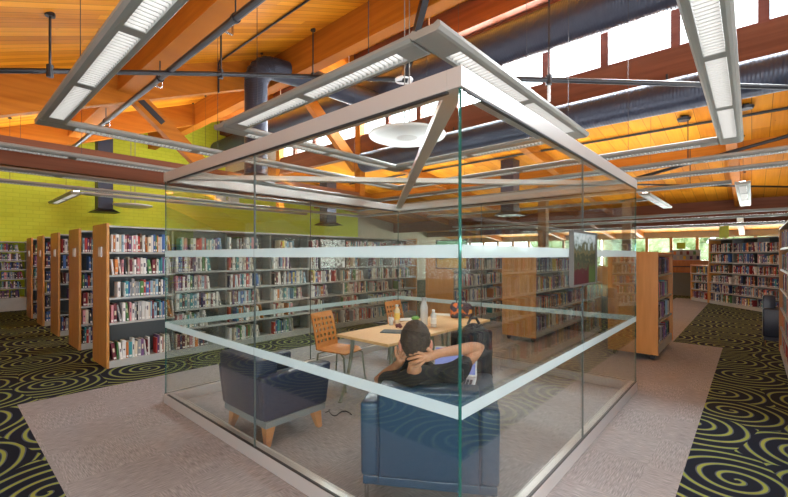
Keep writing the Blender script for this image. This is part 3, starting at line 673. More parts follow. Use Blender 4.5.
bookcase('low maple bookcase behind the table, beyond the far glass wall','third right bookcase',(7.24,4.72,0),0,2.4,.72,1.64,[.20,.57,.93,1.29],fill=(.75,.98),pal='pale',casters=True,endw='endpanel',topc='endpanel')
bookcase('tall maple-ended bookcase cut off by the right photo edge','near right bookcase',(9.36,-.34,0),PI,5.8,.72,2.06,[.10,.42,.74,1.06,1.38,1.72],fill=(.8,.99),pal='dark')
RZ=math.atan2(-.595,-.803)
bookcase('low dark bookcase end section with maple side beside tall unit','low end bookcase',(18.05,1.65,0),RZ,.86,.4,1.27,[.10,.42,.70,.98],fill=(.8,.98),pal='dark',double=False,topc='endpanel')
bookcase('tall wide grey bookcase angled across the far right aisle','tall aisle bookcase',(18.05-.803*.95,1.65-.595*.95,0),RZ,3.9,.4,2.14,[.10,.40,.72,1.05,1.38,1.72],fill=(.85,.99),pal='dark',double=False)

def book_into(mb, b, X):
    t_,h,d=b['th'],b['h'],b['d']; col=PAL[b['col']][1]; r=random.Random(b['ord']*7+b['lev']*101+b['unit']*31+b['col'])
    j=r.uniform(.8,1.2); col=tuple(min(1,c*j) for c in col)
    P=[(-t_/2,.004),(-t_*.25,0),(t_*.25,0),(t_/2,.004),(t_/2,d),(-t_/2,d)]
    vs=[(x,y,0) for x,y in P]+[(x,y,h) for x,y in P]
    mb.add(vs,[(i,(i+1)%6,6+(i+1)%6,6+i) for i in (0,1,2,3,5)],0,col,X)
    mb.add(vs,[(4,5,11,10),(6,7,8,9,10,11),(5,4,3,2,1,0)],0,(.62,.57,.48),X)
    q=t_*.36
    if r.random()<.85:   # library sticker
        z=.012; mb.add([(-q,-.0006,z),(q,-.0006,z),(q,-.0006,z+.028),(-q,-.0006,z+.028)],[(0,1,2,3)],0,(.78,.77,.74),X)
    if r.random()<.7:
        z=h*r.uniform(.35,.6); e=h*r.uniform(.08,.3); c2=tuple(1-.85*c for c in col) if sum(col)>1 else (.7,.62,.45)
        if sum(col)>1.2: c2=(.12,.1,.14)
        mb.add([(-q*.7,-.0006,z),(q*.7,-.0006,z),(q*.7,-.0006,z+e),(-q*.7,-.0006,z+e)],[(0,1,2,3)],0,c2,X)
for b in BOOKS:
    p=proj(b['pos']); s=0
    if p and 2<p[0]<786 and 0<p[1]<495:
        s=(b['h']/p[2]*F)
        c_=b['case']
        if c_ in ('second left bookcase','third left bookcase','fourth left bookcase','fifth left bookcase'):
            x=b['pos'].x
            s*= 1 if x < 1.62+ .42 else 0
        if c_=='long left bookcase' and b['unit']>0 and (352<p[0] or p[1]>345): s*=.3
        if c_=='near right bookcase' and p[0]<777: s=0
    b['s']=s+random.random()*.01
BOOKS.sort(key=lambda b:-b['s'])
BN={0:'first',1:'second',2:'third',3:'fourth',4:'fifth',5:'sixth',6:'seventh'}
def size(b):
    return 'thick' if b['th']>.034 else 'slim' if b['th']<.02 else 'medium'
proto_meshes={}
for b in BOOKS[:300]:
    mb=MB(); book_into(mb,b,None); o=mb.build('book',M['book']); o.matrix_world=b['X']
    lab='%s %s book, %s from left, %s shelf down'%(size(b),PAL[b['col']][0],ordw(b['ord']),BN[b['lev']-1])
    if b['nunits']>1: lab+=', %s bay'%BN.get(b['unit'],'last')
    lab+=' of '+b['case']
    tag(o,lab,'book','books on the '+b['case'])
mb=MB()
for b in BOOKS[300:]: book_into(mb,b,b['X'])
o=mb.build('shelved_books',M['book']); tag(o,'remaining rows of mixed coloured books filling the library shelves','books',kind='stuff')

# ------------------------------------------------------------------ far desk, sign, trees
t=thing('service_desk','orange maple service desk before the far windows','desk',(20.2,1.9,0))
d=MB(); d.box((-.35,-1.6,0),(.4,1.4,.92)); d.build('front_panel',M['greyband'],t)
d=MB(); d.box((-.42,-1.65,.92),(.4,1.45,1.14)); d.build('fascia',M['chairwood'],t)
d=MB(); d.box((-.3,-.9,1.18),(.45,1.45,1.42)); d.build('raised_ledge',M['chairwood'],t)
d=MB(); d.box((-.28,-.85,1.14),(.4,1.4,1.18)); d.build('shadow_gap',M['darkgap'],t)
t=thing('display_rack','small grey magazine rack standing on the service desk','rack',(20.3,2.0,1.42))
d=MB(); d.box((-.12,-.45,0),(.15,.6,.03)); d.box((.1,-.45,.03),(.15,.6,.42)); d.box((-.12,-.45,.20),(.1,.6,.22)); d.build('shelf',M['shelf'],t)
for k in range(9):
    d=MB(); y=-.42+.11*k; cc=PAL[(k*5+3)%16][1]; d.box((-.06,y,.03+(.19 if k%2 else 0)),(-.03,y+.09,.17+(.19 if k%2 else 0)),0,None,cc); o=d.build('magazine',M['book'],None); o.location=(20.3,2.0,1.42)
    tag(o,'%s magazine, %s from the right end of the far display rack'%(PAL[(k*5+3)%16][0],ORD[k]),'magazine','magazines on the far rack')
def sign(label,loc,rz,w,h,name='hanging_sign'):
    t_=thing('shelf_sign',label,'sign',loc,rz,'lime topic signs')
    d=MB(); d.box((-w/2,-.006,.04),(w/2,.006,h)); d.build('card',M['limegreen'],t_)
    d=MB(); d.box((-w*.3,-.04,0),(w*.3,.04,.012)); d.box((-.02,-.009,.01),(.02,.009,.06)); d.build('foot',M['alu'],t_)
q=Vector((17.23,1.07,0))+Vector((-.803,-.595,0))*.45+Vector((.595,-.803,0))*.15
sign('square lime green sign standing on the tall aisle bookcase',(q.x,q.y,2.14),RZ,.42,.42)
sign('small lime green sign on the far display rack',(20.42,2.2,1.84),-PI/2,.3,.3)
# exit sign-like white/green, far
tr=0
for i,(y,hgt,r) in enumerate(((-3.5,5,2.2),(.2,5.6,2.4),(3.6,5.2,2.2),(7.2,5.8,2.5),(11,5.2,2.3),(-7.5,5,2.3))):
    lab=['tree behind the far right windows','bushy tree outside the windows beside the service desk','bushy tree outside the window left of the desk','bushy tree outside behind the far glass corner','bushy tree outside the leftmost far windows','bushy tree outside hidden by the aisle bookcase'][i]
    t=thing('bushy_tree','pale green '+lab,'tree',(31.5+i%2,y,0),0,'trees outside the far windows')
    d=MB(); d.tube([(0,0,0),(.05,0,hgt*.5)],[.16,.1],8); d.build('trunk',M['bark'],t)
    d=MB(); rr=random.Random(i)
    for k in range(44):
        a=rr.uniform(0,2*PI); q=rr.uniform(.2,1)*r*.75; z=rr.uniform(0,1)**1.3*hgt*.9
        d.ball((q*math.cos(a),q*math.sin(a),z+.3),rr.uniform(.5,.95),8,6)
    o=d.build('foliage',M['foliage'],t)
    dm=o.modifiers.new('d','DISPLACE'); tx=bpy.data.textures.new('leafy','CLOUDS'); tx.noise_scale=.25; dm.texture=tx; dm.strength=.3
t=thing('hedge','long green hedge behind the trees outside the far windows','hedge',(38,4,0))
d=MB(); rr=random.Random(11)
for k in range(60): d.ball((rr.uniform(-.5,.5),-30+k*1.0,rr.uniform(.8,1.3)),rr.uniform(1.1,1.6),8,6)
d.build('foliage',M['foliage'],t)
g=MB(); g.box((X1+.2,-30,-.3),(60,40,-.02)); o=g.build('lawn',M['foliage']); tag(o,'green lawn outside the far windows','grass',kind='stuff')

# ------------------------------------------------------------------ furniture
def armchair(label, loc, rz, m, W, D, hb, ha, legs='wood', flare=.05, grp='vinyl armchairs'):
    """local frame: faces +x, origin below centre of the outer back, y to its left"""
    t=thing('armchair',label,'armchair',loc,rz,grp); z0=.17 if legs=='wood' else .12
    b=MB(); bt=.17; aw=.12; f=flare
    # back: outer face leans back by f
    b.prism([(0,z0+.06),(bt,z0+.06),(bt-f*.4,hb-.01),(bt-.04-f*.4,hb),(-f*1.0+.02,hb),(-f,hb-.02)],(0,-(W/2-(aw if legs!='wood' else .05)),0),(1,0,0),(0,0,1),(0,2*(W/2-(aw if legs!='wood' else .05)),0))
    b.build('backrest',m,t,bevel=.02,smooth=True)
    for s in (1,-1):
        a=MB(); yo=s*W/2; yi=s*(W/2-aw)
        x1=D; 
        vs=[(0.0,yo-s*.0,z0+.06),(x1-.04,yo-s*.0,z0+.06),(x1,yo+s*f*.3,ha),(-f*.7,yo+s*f*.3,ha),(0.0,yi,z0+.06),(x1-.04,yi,z0+.06),(x1,yi,ha),(-f*.7,yi,ha)]
        fs=[(0,1,2,3),(7,6,5,4),(0,4,5,1),(1,5,6,2),(2,6,7,3),(3,7,4,0)]
        if s>0: fs=[q[::-1] for q in fs]
        a.add(vs,fs); a.build('armrest',m,t,bevel=.025,smooth=True)
    c_=MB(); c_.box((bt,-(W/2-aw),z0+.10),(D-.03,W/2-aw,.43)); c_.build('seat_cushion',m,t,bevel=.03,smooth=True)
    c_=MB(); c_.box((.015,-W/2+.012,z0),(D-.05,W/2-.012,z0+.058)); c_.build('seat_base',M['greyband'] if legs=='wood' else m,t,bevel=.008)
    for x,sx in ((.09,-1),(D-.12,1)):
        for s in (1,-1):
            l=MB(); y=s*(W/2-.09)
            if legs=='wood':
                a=.045; e=.022; ox=sx*.03; oy=s*.03
                l.add([(x+ox-e,y+oy-e,0),(x+ox+e,y+oy-e,0),(x+ox+e,y+oy+e,0),(x+ox-e,y+oy+e,0),(x-a,y-a,z0),(x+a,y-a,z0),(x+a,y+a,z0),(x-a,y+a,z0)],[(3,2,1,0),(4,5,6,7),(0,1,5,4),(1,2,6,5),(2,3,7,6),(3,0,4,7)])
                l.build('leg',M['legwood'],t,bevel=.006)
            else:
                y=s*(W/2-.035); l.tube([(x-.06*(1 if sx<0 else -1),y,0),(x-.06*(1 if sx<0 else -1),y,z0)],.014,10); l.build('leg',M['chrome'],t)
    return t
ch1=armchair('dark navy armchair with wooden legs by the left glass wall',(1.77,3.345,0),0,M['navy'],.74,.69,.73,.61,'wood',.055)
ANG=math.atan2(.525,.851); OB=Vector((2.04,1.521,0))
ch2=armchair('blue armchair the man sits in at the near glass corner',tuple(OB),ANG,M['blue'],.875,.80,.765,.66,'metal',.01)
armchair('navy chair with metal legs at end of near right bookcase',(9.80,-.14,0),-PI/2,M['navy'],.42,.55,.90,.68,'metal',.0)
# piping seams on the blue chair's back
s_=MB(); 
for y in (-.318,.318): s_.tube([(-.004,y,.15),(-.012,y,.74)],.004,6)
s_.build('piping',M['navy'],ch2)

def table(label,x0,x1,y0,y1):
    t=thing('table',label,'table',((x0+x1)/2,(y0+y1)/2,0),0,'birch meeting tables'); h=.74
    d=MB(); d.box((x0,y0,h-.028),(x1,y1,h)); d.build('tabletop',M['tablewood'],t,world=True,bevel=.004)
    d=MB(); xs_=(x0+.14,x1-.14); ys_=(y0+.10,y1-.10)
    d.box((xs_[0],y0+.12,h-.07),(xs_[1],y0+.15,h-.028)); d.box((xs_[0],y1-.15,h-.07),(xs_[1],y1-.12,h-.028)); d.build('apron_rail',M['steelleg'],t,world=True)
    for sx,x in ((-1,xs_[0]),(1,xs_[1])):
        for sy,y in ((-1,ys_[0]),(1,ys_[1])):
            d=MB(); pts=[]
            for i in range(9):
                u=i/8; pts.append((x-sx*.02+sx*.14*u**1.8,y+sy*.05*u**1.8,(h-.03)*(1-u)+.012*u))
            d.tube(pts,[.024-.009*i/8 for i in range(9)],12); d.lathe([(.026,0),(.026,.012),(.012,.016)],12,(pts[-1][0],pts[-1][1],0)); d.build('leg',M['steelleg'],t,world=True,smooth=True)
    return t
table('pale birch table in the glass room, half nearer the left wall',2.90,3.91,2.64,3.42)
table('pale birch table in the glass room, half nearer the bag',3.92,4.94,2.64,3.42)
def woodchair(label,loc,rz):
    """faces +x; perforated plywood shell"""
    t=thing('wooden_chair',label,'chair',loc,rz,'perforated plywood chairs')
    def prof(u):  # backrest curve: u 0..1 upward
        return (-.19-.10*u**1.3, .45+.06*u+.37*u)
    n=11; W=.205
    sh=MB(); grid={}
    rows=13
    for i in range(rows+1):
        for j in range(n+1):
            u=i/rows; y=-W+2*W*j/n; x,z=prof(u); x-=.018*(1-(y/W)**2)*-1*-1; grid[i,j]=len(sh.v); sh.v.append(Vector((x,y*(1-.04*u),z)))
    for i in range(rows):
        for j in range(n):
            if i>=2 and i<=rows-2 and i%2==0 and j%2==1: continue
            sh.f.append([grid[i,j],grid[i,j+1],grid[i+1,j+1],grid[i+1,j]]); sh.m.append(0); sh.c.append(None)
    o=sh.build('backrest',M['chairwood'],t); s=o.modifiers.new('s','SOLIDIFY'); s.thickness=.012; s.offset=0
    st=MB(); grid={}; R=10
    for i in range(R+1):
        for j in range(9):
            u=i/R; v=j/8*2-1; w_=W*(1.0+.06*math.sin(u*PI)); 
            if i>R-2: w_*=1-.10*(i-R+2)
            x=-.19+.42*u; z=.45-.018*math.sin(u*PI)*(1-v*v)-(.02*max(0,u-.8)/.2)
            if i==0: z=.452
            grid[i,j]=len(st.v); st.v.append(Vector((x,v*w_,z)))
    for i in range(R):
        for j in range(8): st.f.append([grid[i,j],grid[i+1,j],grid[i+1,j+1],grid[i,j+1]]); st.m.append(0); st.c.append(None)
    o=st.build('seat',M['chairwood'],t,smooth=False); s=o.modifiers.new('s','SOLIDIFY'); s.thickness=.012; s.offset=0
    for sx in (-1,1):
        for sy in (-1,1):
            l=MB(); l.tube([(sx*.10+.02,sy*.13,.435),(sx*.20+.02,sy*.185,.40),(sx*.24+.02,sy*.20,0)],.011,10); l.build('leg',M['steelleg'],t,smooth=True)
    l=MB(); l.box((-.1,-.14,.425),(.14,.14,.437)); l.build('seat_frame',M['steelleg'],t)
    return t
wc=woodchair('orange plywood chair with square-holed back at left table end',(3.31,3.84,0),-PI/2+.18)
dup(wc,(4.80,3.98,0),-PI/2+.05,'orange plywood chair behind the table beyond the juice bottle')
# black mesh chair with backpack
bc=at(463,385,4.0); 
t=thing('black_chair','black padded chair pulled up to the table near the man','chair',(bc.x,bc.y,0),.9)
d=MB(); d.box((-.22,-.22,.42),(.22,.22,.48)); d.build('seat',M['shirt'],t,bevel=.02)
d=MB(); d.box((-.26,-.20,.46),(-.21,.20,.90)); d.build('backrest',M['shirt'],t,bevel=.02)
for sx in (-.18,.18):
    for sy in (-.18,.18):
        d=MB(); d.tube([(sx,sy,.43),(sx*1.15,sy*1.15,0)],.012,8); d.build('leg',M['black'],t)
bp=at(474,352,3.62)
t=thing('backpack','black backpack hanging on the black chair beside the man','backpack',(bp.x,bp.y,.58),.9)
d=MB(); d.ball((0,0,.20),(.11,.17,.22),16,12); o=d.build('bag_body',M['shirt'],t,smooth=True)
dm=o.modifiers.new('d','DISPLACE'); tx=bpy.data.textures.new('folds','CLOUDS'); tx.noise_scale=.12; dm.texture=tx; dm.strength=.05
d=MB(); d.ball((-.09,0,.14),(.05,.12,.13),14,10); d.build('front_pocket',M['shirt'],t,smooth=True)
d=MB(); d.tube([(0,-.05,.41),(0,-.02,.46),(0,.03,.46),(0,.06,.41)],.012,8); d.build('carry_loop',M['black'],t)
for s in (-.1,.1):
    d=MB(); d.tube([(.08,s,.38),(.14,s,.30),(.13,s,.12),(.08,s,.03)],.015,8); d.build('strap',M['black'],t)

# --- things on the table
TZ=.74
def P(px,py,z=TZ):
    d=(z-EYE)/(-(py-HZ)/F); return at(px,py,d)
clear=bpy.data.materials.new('clear_plastic'); clear.use_nodes=True
nt=clear.node_tree; nt.nodes.clear(); o_=nd(clear,'ShaderNodeOutputMaterial'); mx=nd(clear,'ShaderNodeMixShader'); tr_=nd(clear,'ShaderNodeBsdfTransparent'); tr_.inputs[0].default_value=(.93,.95,.96,1); gl=nd(clear,'ShaderNodeBsdfPrincipled'); gl.inputs['Base Color'].default_value=(.75,.78,.8,1); gl.inputs['Roughness'].default_value=.1; mx.inputs[0].default_value=.45
lk(clear,tr_.outputs[0],mx.inputs[1]); lk(clear,gl.outputs[0],mx.inputs[2]); lk(clear,mx.outputs[0],o_.inputs[0])
def bottle(label,p,r,h,body,cap,band=None,neck=.3,grp='bottles on the table'):
    t_=thing('bottle',label,'bottle',(p.x,p.y,TZ),0,grp)
    d=MB(); d.lathe([(r*.9,0),(r,.006),(r,h*.35),(r*.93,h*.4),(r,h*.45),(r,h*.66),(r*.85,h*.74),(r*neck*1.1,h*.86),(r*neck,h*.92)],20); d.build('body',body,t_,smooth=True)
    d=MB(); d.lathe([(r*neck*1.25,h*.90),(r*neck*1.25,h),(.001,h)],16); d.build('cap',cap,t_,smooth=True)
    if band:
        d=MB(); d.lathe([(r*1.02,h*.2),(r*1.02,h*.55)],20); d.build('bottle_label',band,t_,smooth=True)
bottle('juice bottle with white top and yellow label on the table',P(397,323),.036,.235,mat('juice',(.70,.58,.36),.3),M['white'],mat('juice_label',(.80,.55,.10),.5),.4)
ROOTS[-1]['label']='small juice bottle with yellow label before the orange chair'
bottle('tall clear water flask standing behind the man head on table',P(424,325),.048,.34,clear,mat('flask_cap',(.25,.26,.27),.4),None,.55)
ROOTS[-1]['label']='tall clear water flask, tallest of the bottles on the table'
bottle('small clear plastic water bottle right of the tall flask',P(433.5,327),.036,.21,clear,M['white'],M['white'],.42)
p=P(391,325); t=thing('plastic_cup','clear plastic cup beside the juice bottle','cup',(p.x,p.y,TZ)); d=MB(); d.lathe([(.026,0),(.036,.095),(.034,.095),(.024,.004),(.001,.004)],18); d.build('cup_body',clear,t,smooth=True)
p=P(393,332); t=thing('tablet','closed grey tablet lying on table left of the man','tablet',(p.x,p.y,TZ),.5); d=MB(); d.box((-.09,-.13,0),(.09,.13,.012)); d.build('case',mat('slate',(.12,.15,.18),.4),t,bevel=.004); d=MB(); d.box((-.082,-.12,.012),(.082,.12,.0135)); d.build('screen',M['darkgap'],t)
p=P(381,323.5); t=thing('phone','black phone lying flat at the left table edge','phone',(p.x,p.y,TZ),.3); d=MB(); d.box((-.045,-.085,0),(.045,.085,.012)); d.build('case',M['black'],t,bevel=.004); d=MB(); d.box((-.04,-.078,.012),(.04,.078,.013)); d.build('screen',M['darkgap'],t)
p=P(415,320); t=thing('snack_bag','crumpled green snack bag behind the man head','bag',(p.x,p.y,TZ)); d=MB(); d.ball((0,0,.025),(.07,.05,.03),10,6); o=d.build('bag_film',mat('green_film',(.15,.42,.05),.4),t); dm=o.modifiers.new('d','DISPLACE'); dm.texture=tx; dm.strength=.03
p=P(399,328); t=thing('fruit_bunch','small dark red bunch of grapes by the tablet','fruit',(p.x,p.y,TZ)); d=MB(); rr=random.Random(5)
for k in range(16): d.ball((rr.uniform(-.035,.035),rr.uniform(-.03,.03),.012+rr.uniform(0,.03)),.012,8,6)
d.build('grapes',mat('grape',(.14,.02,.03),.3),t,smooth=True)
for px,py,rz,lab in ((443,314.5,.4,'white sheet of paper lying behind the water bottles'),(404,319.5,1.0,'white paper lying between juice bottle and green bag')):
    p=P(px,py); t=thing('paper_sheet',lab,'paper',(p.x,p.y,TZ),rz,'papers on the table'); d=MB(); d.box((-.105,-.148,0),(.105,.148,.003)); d.build('sheet',M['white'],t)
# patterned bag
m=mat('patterned_fabric',rough=.6); tc=nd(m,'ShaderNodeTexCoord'); v=nd(m,'ShaderNodeTexVoronoi'); v.inputs['Scale'].default_value=16; lk(m,tc.outputs['Object'],v.inputs['Vector'])
s3=nd(m,'ShaderNodeSeparateColor'); lk(m,v.outputs['Color'],s3.inputs[0]); lk(m,ramp(m,s3.outputs[0],[(0,(.03,.012,.04)),(.35,(.10,.02,.10)),(.55,(.70,.16,.02)),(.75,(.04,.012,.02)),(.88,(.75,.33,.05))],'CONSTANT'),bsdf(m).inputs['Base Color'])
p=P(461,317.5); t=thing('tote_bag','orange and purple patterned lunch bag on the far table','bag',(p.x,p.y,TZ),A-PI/2)
d=MB(); d.prism([(-.145,0),(.145,0),(.15,.15),(.125,.20),(-.115,.21),(-.15,.16)],(0,-.06,0),(1,0,0),(0,0,1),(0,.12,0)); d.build('bag_body',m,t,bevel=.02,smooth=True)
d=MB(); d.tube([(-.07,0,.19),(-.05,0,.26),(.05,0,.26),(.08,0,.19)],.009,8); d.build('handle',M['black'],t,smooth=True)

# laptop on the man's lap
lp=at(452,384,3.02)
t=thing('laptop','white open laptop with lavender screen in front of the man','laptop',(lp.x,lp.y,.655),ANG-.12)
d=MB(); d.box((-.12,-.17,0),(.12,.17,.018)); d.build('base',M['white'],t,bevel=.004)
d=MB()
for i in range(5):
    for j in range(13): d.box((-.09+i*.026,-.15+j*.0235,.018),(-.09+i*.026+.02,-.15+j*.0235+.018,.0215))
d.build('keyboard',mat('key_grey',(.10,.10,.10),.6),t)
X=Matrix.Translation((.12,0,.018))@Matrix.Rotation(math.radians(20),4,'Y')
d=MB(); d.box((0,-.17,0),(.01,.17,.215),0,X); d.build('lid',M['white'],t)
d=MB(); d.box((-.0015,-.158,.015),(0,.158,.203),0,X); d.build('screen',M['screen'],t)

# ------------------------------------------------------------------ the man
def skin_obj(name, verts, edges, mt, parent=None, sub=2, root=0):
    """verts: (Vector, radius or (rx,ry))"""
    me=bpy.data.meshes.new(name); me.from_pydata([tuple(v[0]) for v in verts],edges,[]); me.materials.append(mt)
    o=bpy.data.objects.new(name,me); C.objects.link(o)
    sk=o.modifiers.new('skin','SKIN'); sk.use_smooth_shade=True
    for i,(v,r) in enumerate(verts):
        sv=me.skin_vertices[0].data[i]; sv.radius=r if isinstance(r,tuple) else (r,r); sv.use_root=(i==root)
    s=o.modifiers.new('sub','SUBSURF'); s.levels=sub; s.render_levels=sub
    if parent: o.parent=parent
    return o
fx=Vector((.851,.525,0)); rx=Vector((.525,-.851,0))
def Lm(a,b,z): return OB+fx*a+rx*b+Vector((0,0,z))
man=thing('person','person in black t-shirt leaning back with hands behind neck','person',(0,0,0))
man['_x']=[0.,0.,0.]
hc=at(415.5,341,2.67)           # head centre
neckb=at(414,374,2.70); chest=Lm(.27,-.12,.74); waist=Lm(.30,-.10,.58); pelv=Lm(.30,-.10,.50)
RS=at(460,369,2.80); RE=at(481,346,3.02); RWr=at(440,353,2.68); RP=at(427,357,2.59)
LS=at(388,381,2.80); LE=at(378,381,3.0); LW=at(399,364,2.80); LP=at(402,357,2.73)
V=[(pelv,.14),(waist,.135),(chest,(.115,.095)),(neckb+Vector((0,0,-.07)),(.07,.06)),(neckb,.05),(at(415,361,2.67),.056),
   (RS,.048),(RS.lerp(RE,.5),.052),(RE,.044),(RE.lerp(RWr,.45),.044),(RWr,.031),(RP,.034),
   (LS,.05),(LS.lerp(LE,.5),.05),(LE,.044),(LE.lerp(LW,.5),.042),(LW,.031),(LP,.034),
   (Lm(.36,.02,.50),.095),(Lm(.80,.06,.53),.068),(Lm(.86,.06,.28),.052),(Lm(.84,.06,.07),.04),(Lm(.95,.06,.045),.042),
   (Lm(.36,-.22,.50),.095),(Lm(.80,-.27,.53),.068),(Lm(.86,-.27,.28),.052),(Lm(.84,-.27,.07),.04),(Lm(.95,-.27,.045),.042)]
E_=[(0,1),(1,2),(2,3),(3,4),(4,5),(2,6),(6,7),(7,8),(8,9),(9,10),(10,11),(2,12),(12,13),(13,14),(14,15),(15,16),(16,17),(0,18),(18,19),(19,20),(20,21),(21,22),(0,23),(23,24),(24,25),(25,26),(26,27)]
skin_obj('body',V,E_,M['skin'],man)
# head: shaped lathe-like ball with face on the far side
HX=Matrix.Translation(hc)@Matrix.Rotation(ANG+.12,4,'Z')@Matrix.Rotation(math.radians(-8),4,'Y')
def headmesh(sc, mt, name, cutf=None, seg=28, rings=20):
    d=MB(); 
    for i in range(rings+1):
        th=PI*i/rings
        for j in range(seg):
            ph=2*PI*j/seg; x=math.sin(th)*math.cos(ph); y=math.sin(th)*math.sin(ph); z=math.cos(th)
            X_=x*.112; Y_=y*.090*(1+.05*max(0,z)); Z_=z*.126
            if z<0: Y_*=1-.22*(-z); 
            if x>0 and z<0: X_*=1-.05*(-z)
            if x<0 and z<-.2: X_*=1-.45*(-z-.2)
            if x>.75: X_-=.006
            # brow, nose, chin
            if x>.6 and abs(y)<.22 and -.45<z<.05: X_+=.022*(1-abs(y)/.22)*max(0,1-abs(z+.28)/.3)
            if x>.3 and z<-.75: X_+=.012
            d.v.append(Vector((X_,Y_,Z_))*sc)
    for i in range(rings):
        for j in range(seg):
            a=i*seg+j; b=i*seg+(j+1)%seg; f=[a,a+seg,b+seg,b]
            c_=sum((d.v[q] for q in f),Vector())/4/sc
            if cutf and not cutf(c_): continue
            d.f.append(f); d.m.append(0); d.c.append(None)
    d.v=[HX@v for v in d.v]
    o=d.build(name,mt,man,smooth=False)
    for p_ in o.data.polygons: p_.use_smooth=True
    return o
headmesh(1.0,M['skin'],'head')
def hair_cut(c_):
    if c_.x>.075: return c_.z>.075
    if c_.x>.03: return c_.z>.03
    if c_.x>-.03: return c_.z>-.045
    return c_.z>-.132
ho=headmesh(1.10,M['hair'],'hair',hair_cut,110,80); so=ho.modifiers.new('s','SOLIDIFY'); so.thickness=.014; so.offset=-1
hx=bpy.data.textures.new('strands','CLOUDS'); hx.noise_scale=.011; dm=ho.modifiers.new('d','DISPLACE'); dm.texture=hx; dm.strength=.016; dm.mid_level=.5
for s in (1,-1):
    d=MB(); Xe=HX@Matrix.Translation((.0,s*.100,-.03))@Matrix.Rotation(s*.35,4,'Z'); d.ball((0,0,0),(.024,.013,.040),12,8,0,Xe); d.ball((.004,s*.006,.002),(.012,.006,.022),10,6,0,Xe); d.build('ear',mat('ear_skin',(.50,.19,.13),.5),man,smooth=True)
    d=MB(); d.ball((.105,s*.034,.005),(.010,.015,.010),10,8,0,HX); d.build('eye',M['white'],man,smooth=True)
    d=MB(); d.ball((.113,s*.034,.005),(.004,.006,.006),10,8,0,HX); d.build('pupil',M['hair'],man,smooth=True)
d=MB(); d.ball((.110,0,-.078),(.008,.026,.007),12,8,0,HX); d.build('lips',mat('lips',(.42,.13,.11),.5),man,smooth=True)
# fingers: right hand laid across the nape, left hand beside the jaw
def fingers(palm, wrist, tips, thumb, r=.0095):
    for tp,mid in tips:
        vs=[(palm+(wrist-palm)*.15,r*1.25)]; base=palm
        vs.append((base.lerp(mid,.45),r*1.12)); vs.append((mid,r*1.02)); vs.append((mid.lerp(tp,.55),r*.95)); vs.append((tp,r*.8))
        skin_obj('finger',vs,[(0,1),(1,2),(2,3),(3,4)],M['skin'],man,1)
    a,b=thumb; skin_obj('thumb',[(wrist.lerp(palm,.5),r*1.5),(a,r*1.25),(a.lerp(b,.55),r*1.1),(b,r*.9)],[(0,1),(1,2),(2,3)],M['skin'],man,1)
fingers(RP,RWr,[(at(409,355,2.60),at(418.5,352,2.56)),(at(407,359.5,2.60),at(417.5,356.5,2.555)),(at(408.5,363.5,2.60),at(418,361,2.555)),(at(412.5,367,2.60),at(420,365,2.565))],(at(430,350,2.60),at(424,347,2.60)),.0120)
skin_obj('hand_back',[(RWr,.030),(RP,(.024,.036)),(at(421,358,2.57),(.018,.034))],[(0,1),(1,2)],M['skin'],man,2)
fingers(LP,LW,[(at(402,344,2.72),at(399,350,2.71)),(at(405,346,2.70),at(401.5,351,2.69)),(at(407,350,2.69),at(403,354,2.68)),(at(408,355,2.69),at(404,358,2.68))],(at(396,354,2.76),at(396,346,2.76)),.0115)
# black t-shirt: torso and short sleeves slightly outside the body
SR=RS.lerp(RE,.42); SL=LS.lerp(LE,.55)
V=[(pelv+Vector((0,0,.02)),.155),(waist,.158),(chest,(.19,.165)),(at(421,385,2.73),(.155,.14)),
   (at(442,383,2.77),.108),(RS,.076),(SR,.066),(at(402,387,2.77),.112),(LS,.082),(SL,.066),(at(415,374,2.705),.115),(at(415,369.5,2.70),.082)]
so=skin_obj('t_shirt',V,[(0,1),(1,2),(2,3),(3,4),(4,5),(5,6),(3,7),(7,8),(8,9),(3,10),(10,11)],M['shirt'],man)
dm=so.modifiers.new('d','DISPLACE'); dm.texture=tx; dm.strength=.02
V=[(Lm(.31,-.10,.50),.155),(Lm(.40,.02,.50),.115),(Lm(.80,.06,.53),.085),(Lm(.86,.06,.28),.072),(Lm(.84,.06,.09),.065),(Lm(.40,-.22,.50),.115),(Lm(.80,-.27,.53),.085),(Lm(.86,-.27,.28),.072),(Lm(.84,-.27,.09),.065)]
skin_obj('trousers',V,[(0,1),(1,2),(2,3),(3,4),(0,5),(5,6),(6,7),(7,8)],M['jeans'],man)
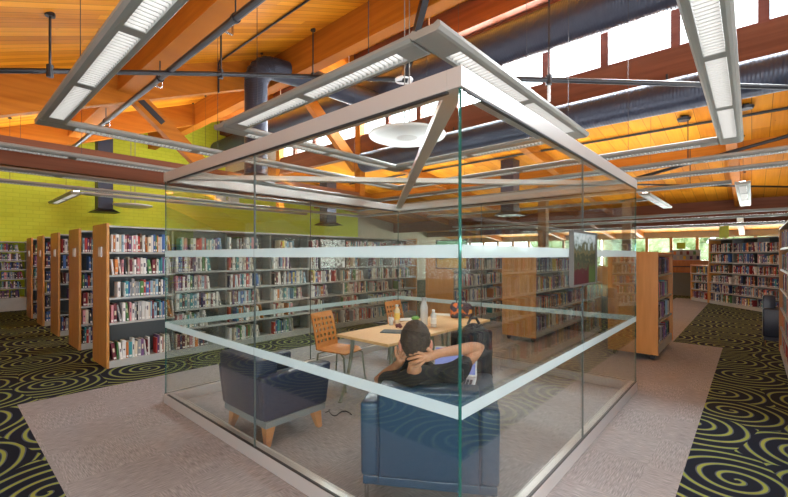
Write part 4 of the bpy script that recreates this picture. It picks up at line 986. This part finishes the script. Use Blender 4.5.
for b in (.06,-.27):
    d=MB(); d.box((-.08,-.045,0),(.18,.045,.075),0,Matrix.Translation(Lm(.84,b,0))@Matrix.Rotation(ANG,4,'Z')); d.build('shoe',M['black'],man,bevel=.03)

# power cord on the floor by the table
t=thing('power_cord','thin black power cord lying on carpet by the table leg','cord',(2.75,3.15,0))
d=MB(); pts=[(2.62+.06*math.sin(k*.7)+.03*k*.3,3.30-.05*math.cos(k*.9)-.02*k,.006) for k in range(14)]; d.tube(pts,.005,6); d.build('cord',M['black'],t,world=True)

# ------------------------------------------------------------------ light
W=bpy.data.worlds.new('world'); bpy.context.scene.world=W; W.use_nodes=True
bg=W.node_tree.nodes['Background']; bg.inputs[0].default_value=(.88,.94,1,1); bg.inputs[1].default_value=4.0
def area(name,loc,rot,sx,sy,e,col):
    l=bpy.data.lights.new(name,'AREA'); l.shape='RECTANGLE'; l.size=sx; l.size_y=sy; l.energy=e; l.color=col
    o=bpy.data.objects.new(name,l); C.objects.link(o); o.location=loc; o.rotation_euler=rot; return o
# daylight coming in through the clerestory and the far windows
area('clerestory_daylight',(XC+.4,4,5.8),(0,math.radians(75),0),1.4,18,3500,(.9,.95,1))
area('far_window_daylight',(X1+.4,4,1.8),(0,math.radians(90),0),1.5,20,1500,(.92,1,.95))
area('front_fill_lamp',(1,Y0-.3,2.1),(PI/2,0,0),8.6,2.8,680,(.93,.96,1))  # added fill lamp behind the camera, outside the added front windows
area('rear_fill_lamp',(X0-.3,-3,1.5),(0,-PI/2,0),1.9,8,620,(.93,.96,1))  # second added fill lamp, beyond the unseen added window at the rear
for o in ROOTS:
    if '_x' in o: del o['_x']
sc=bpy.context.scene
sc.view_settings.view_transform='Standard'; sc.view_settings.look='None'; sc.view_settings.exposure=.18; sc.view_settings.gamma=1; sc.view_settings.use_curve_mapping=False
sc.cycles.max_bounces=10; sc.cycles.transparent_max_bounces=32; sc.cycles.diffuse_bounces=5; sc.cycles.glossy_bounces=5; sc.cycles.sample_clamp_indirect=6
sc.cycles.use_denoising=True
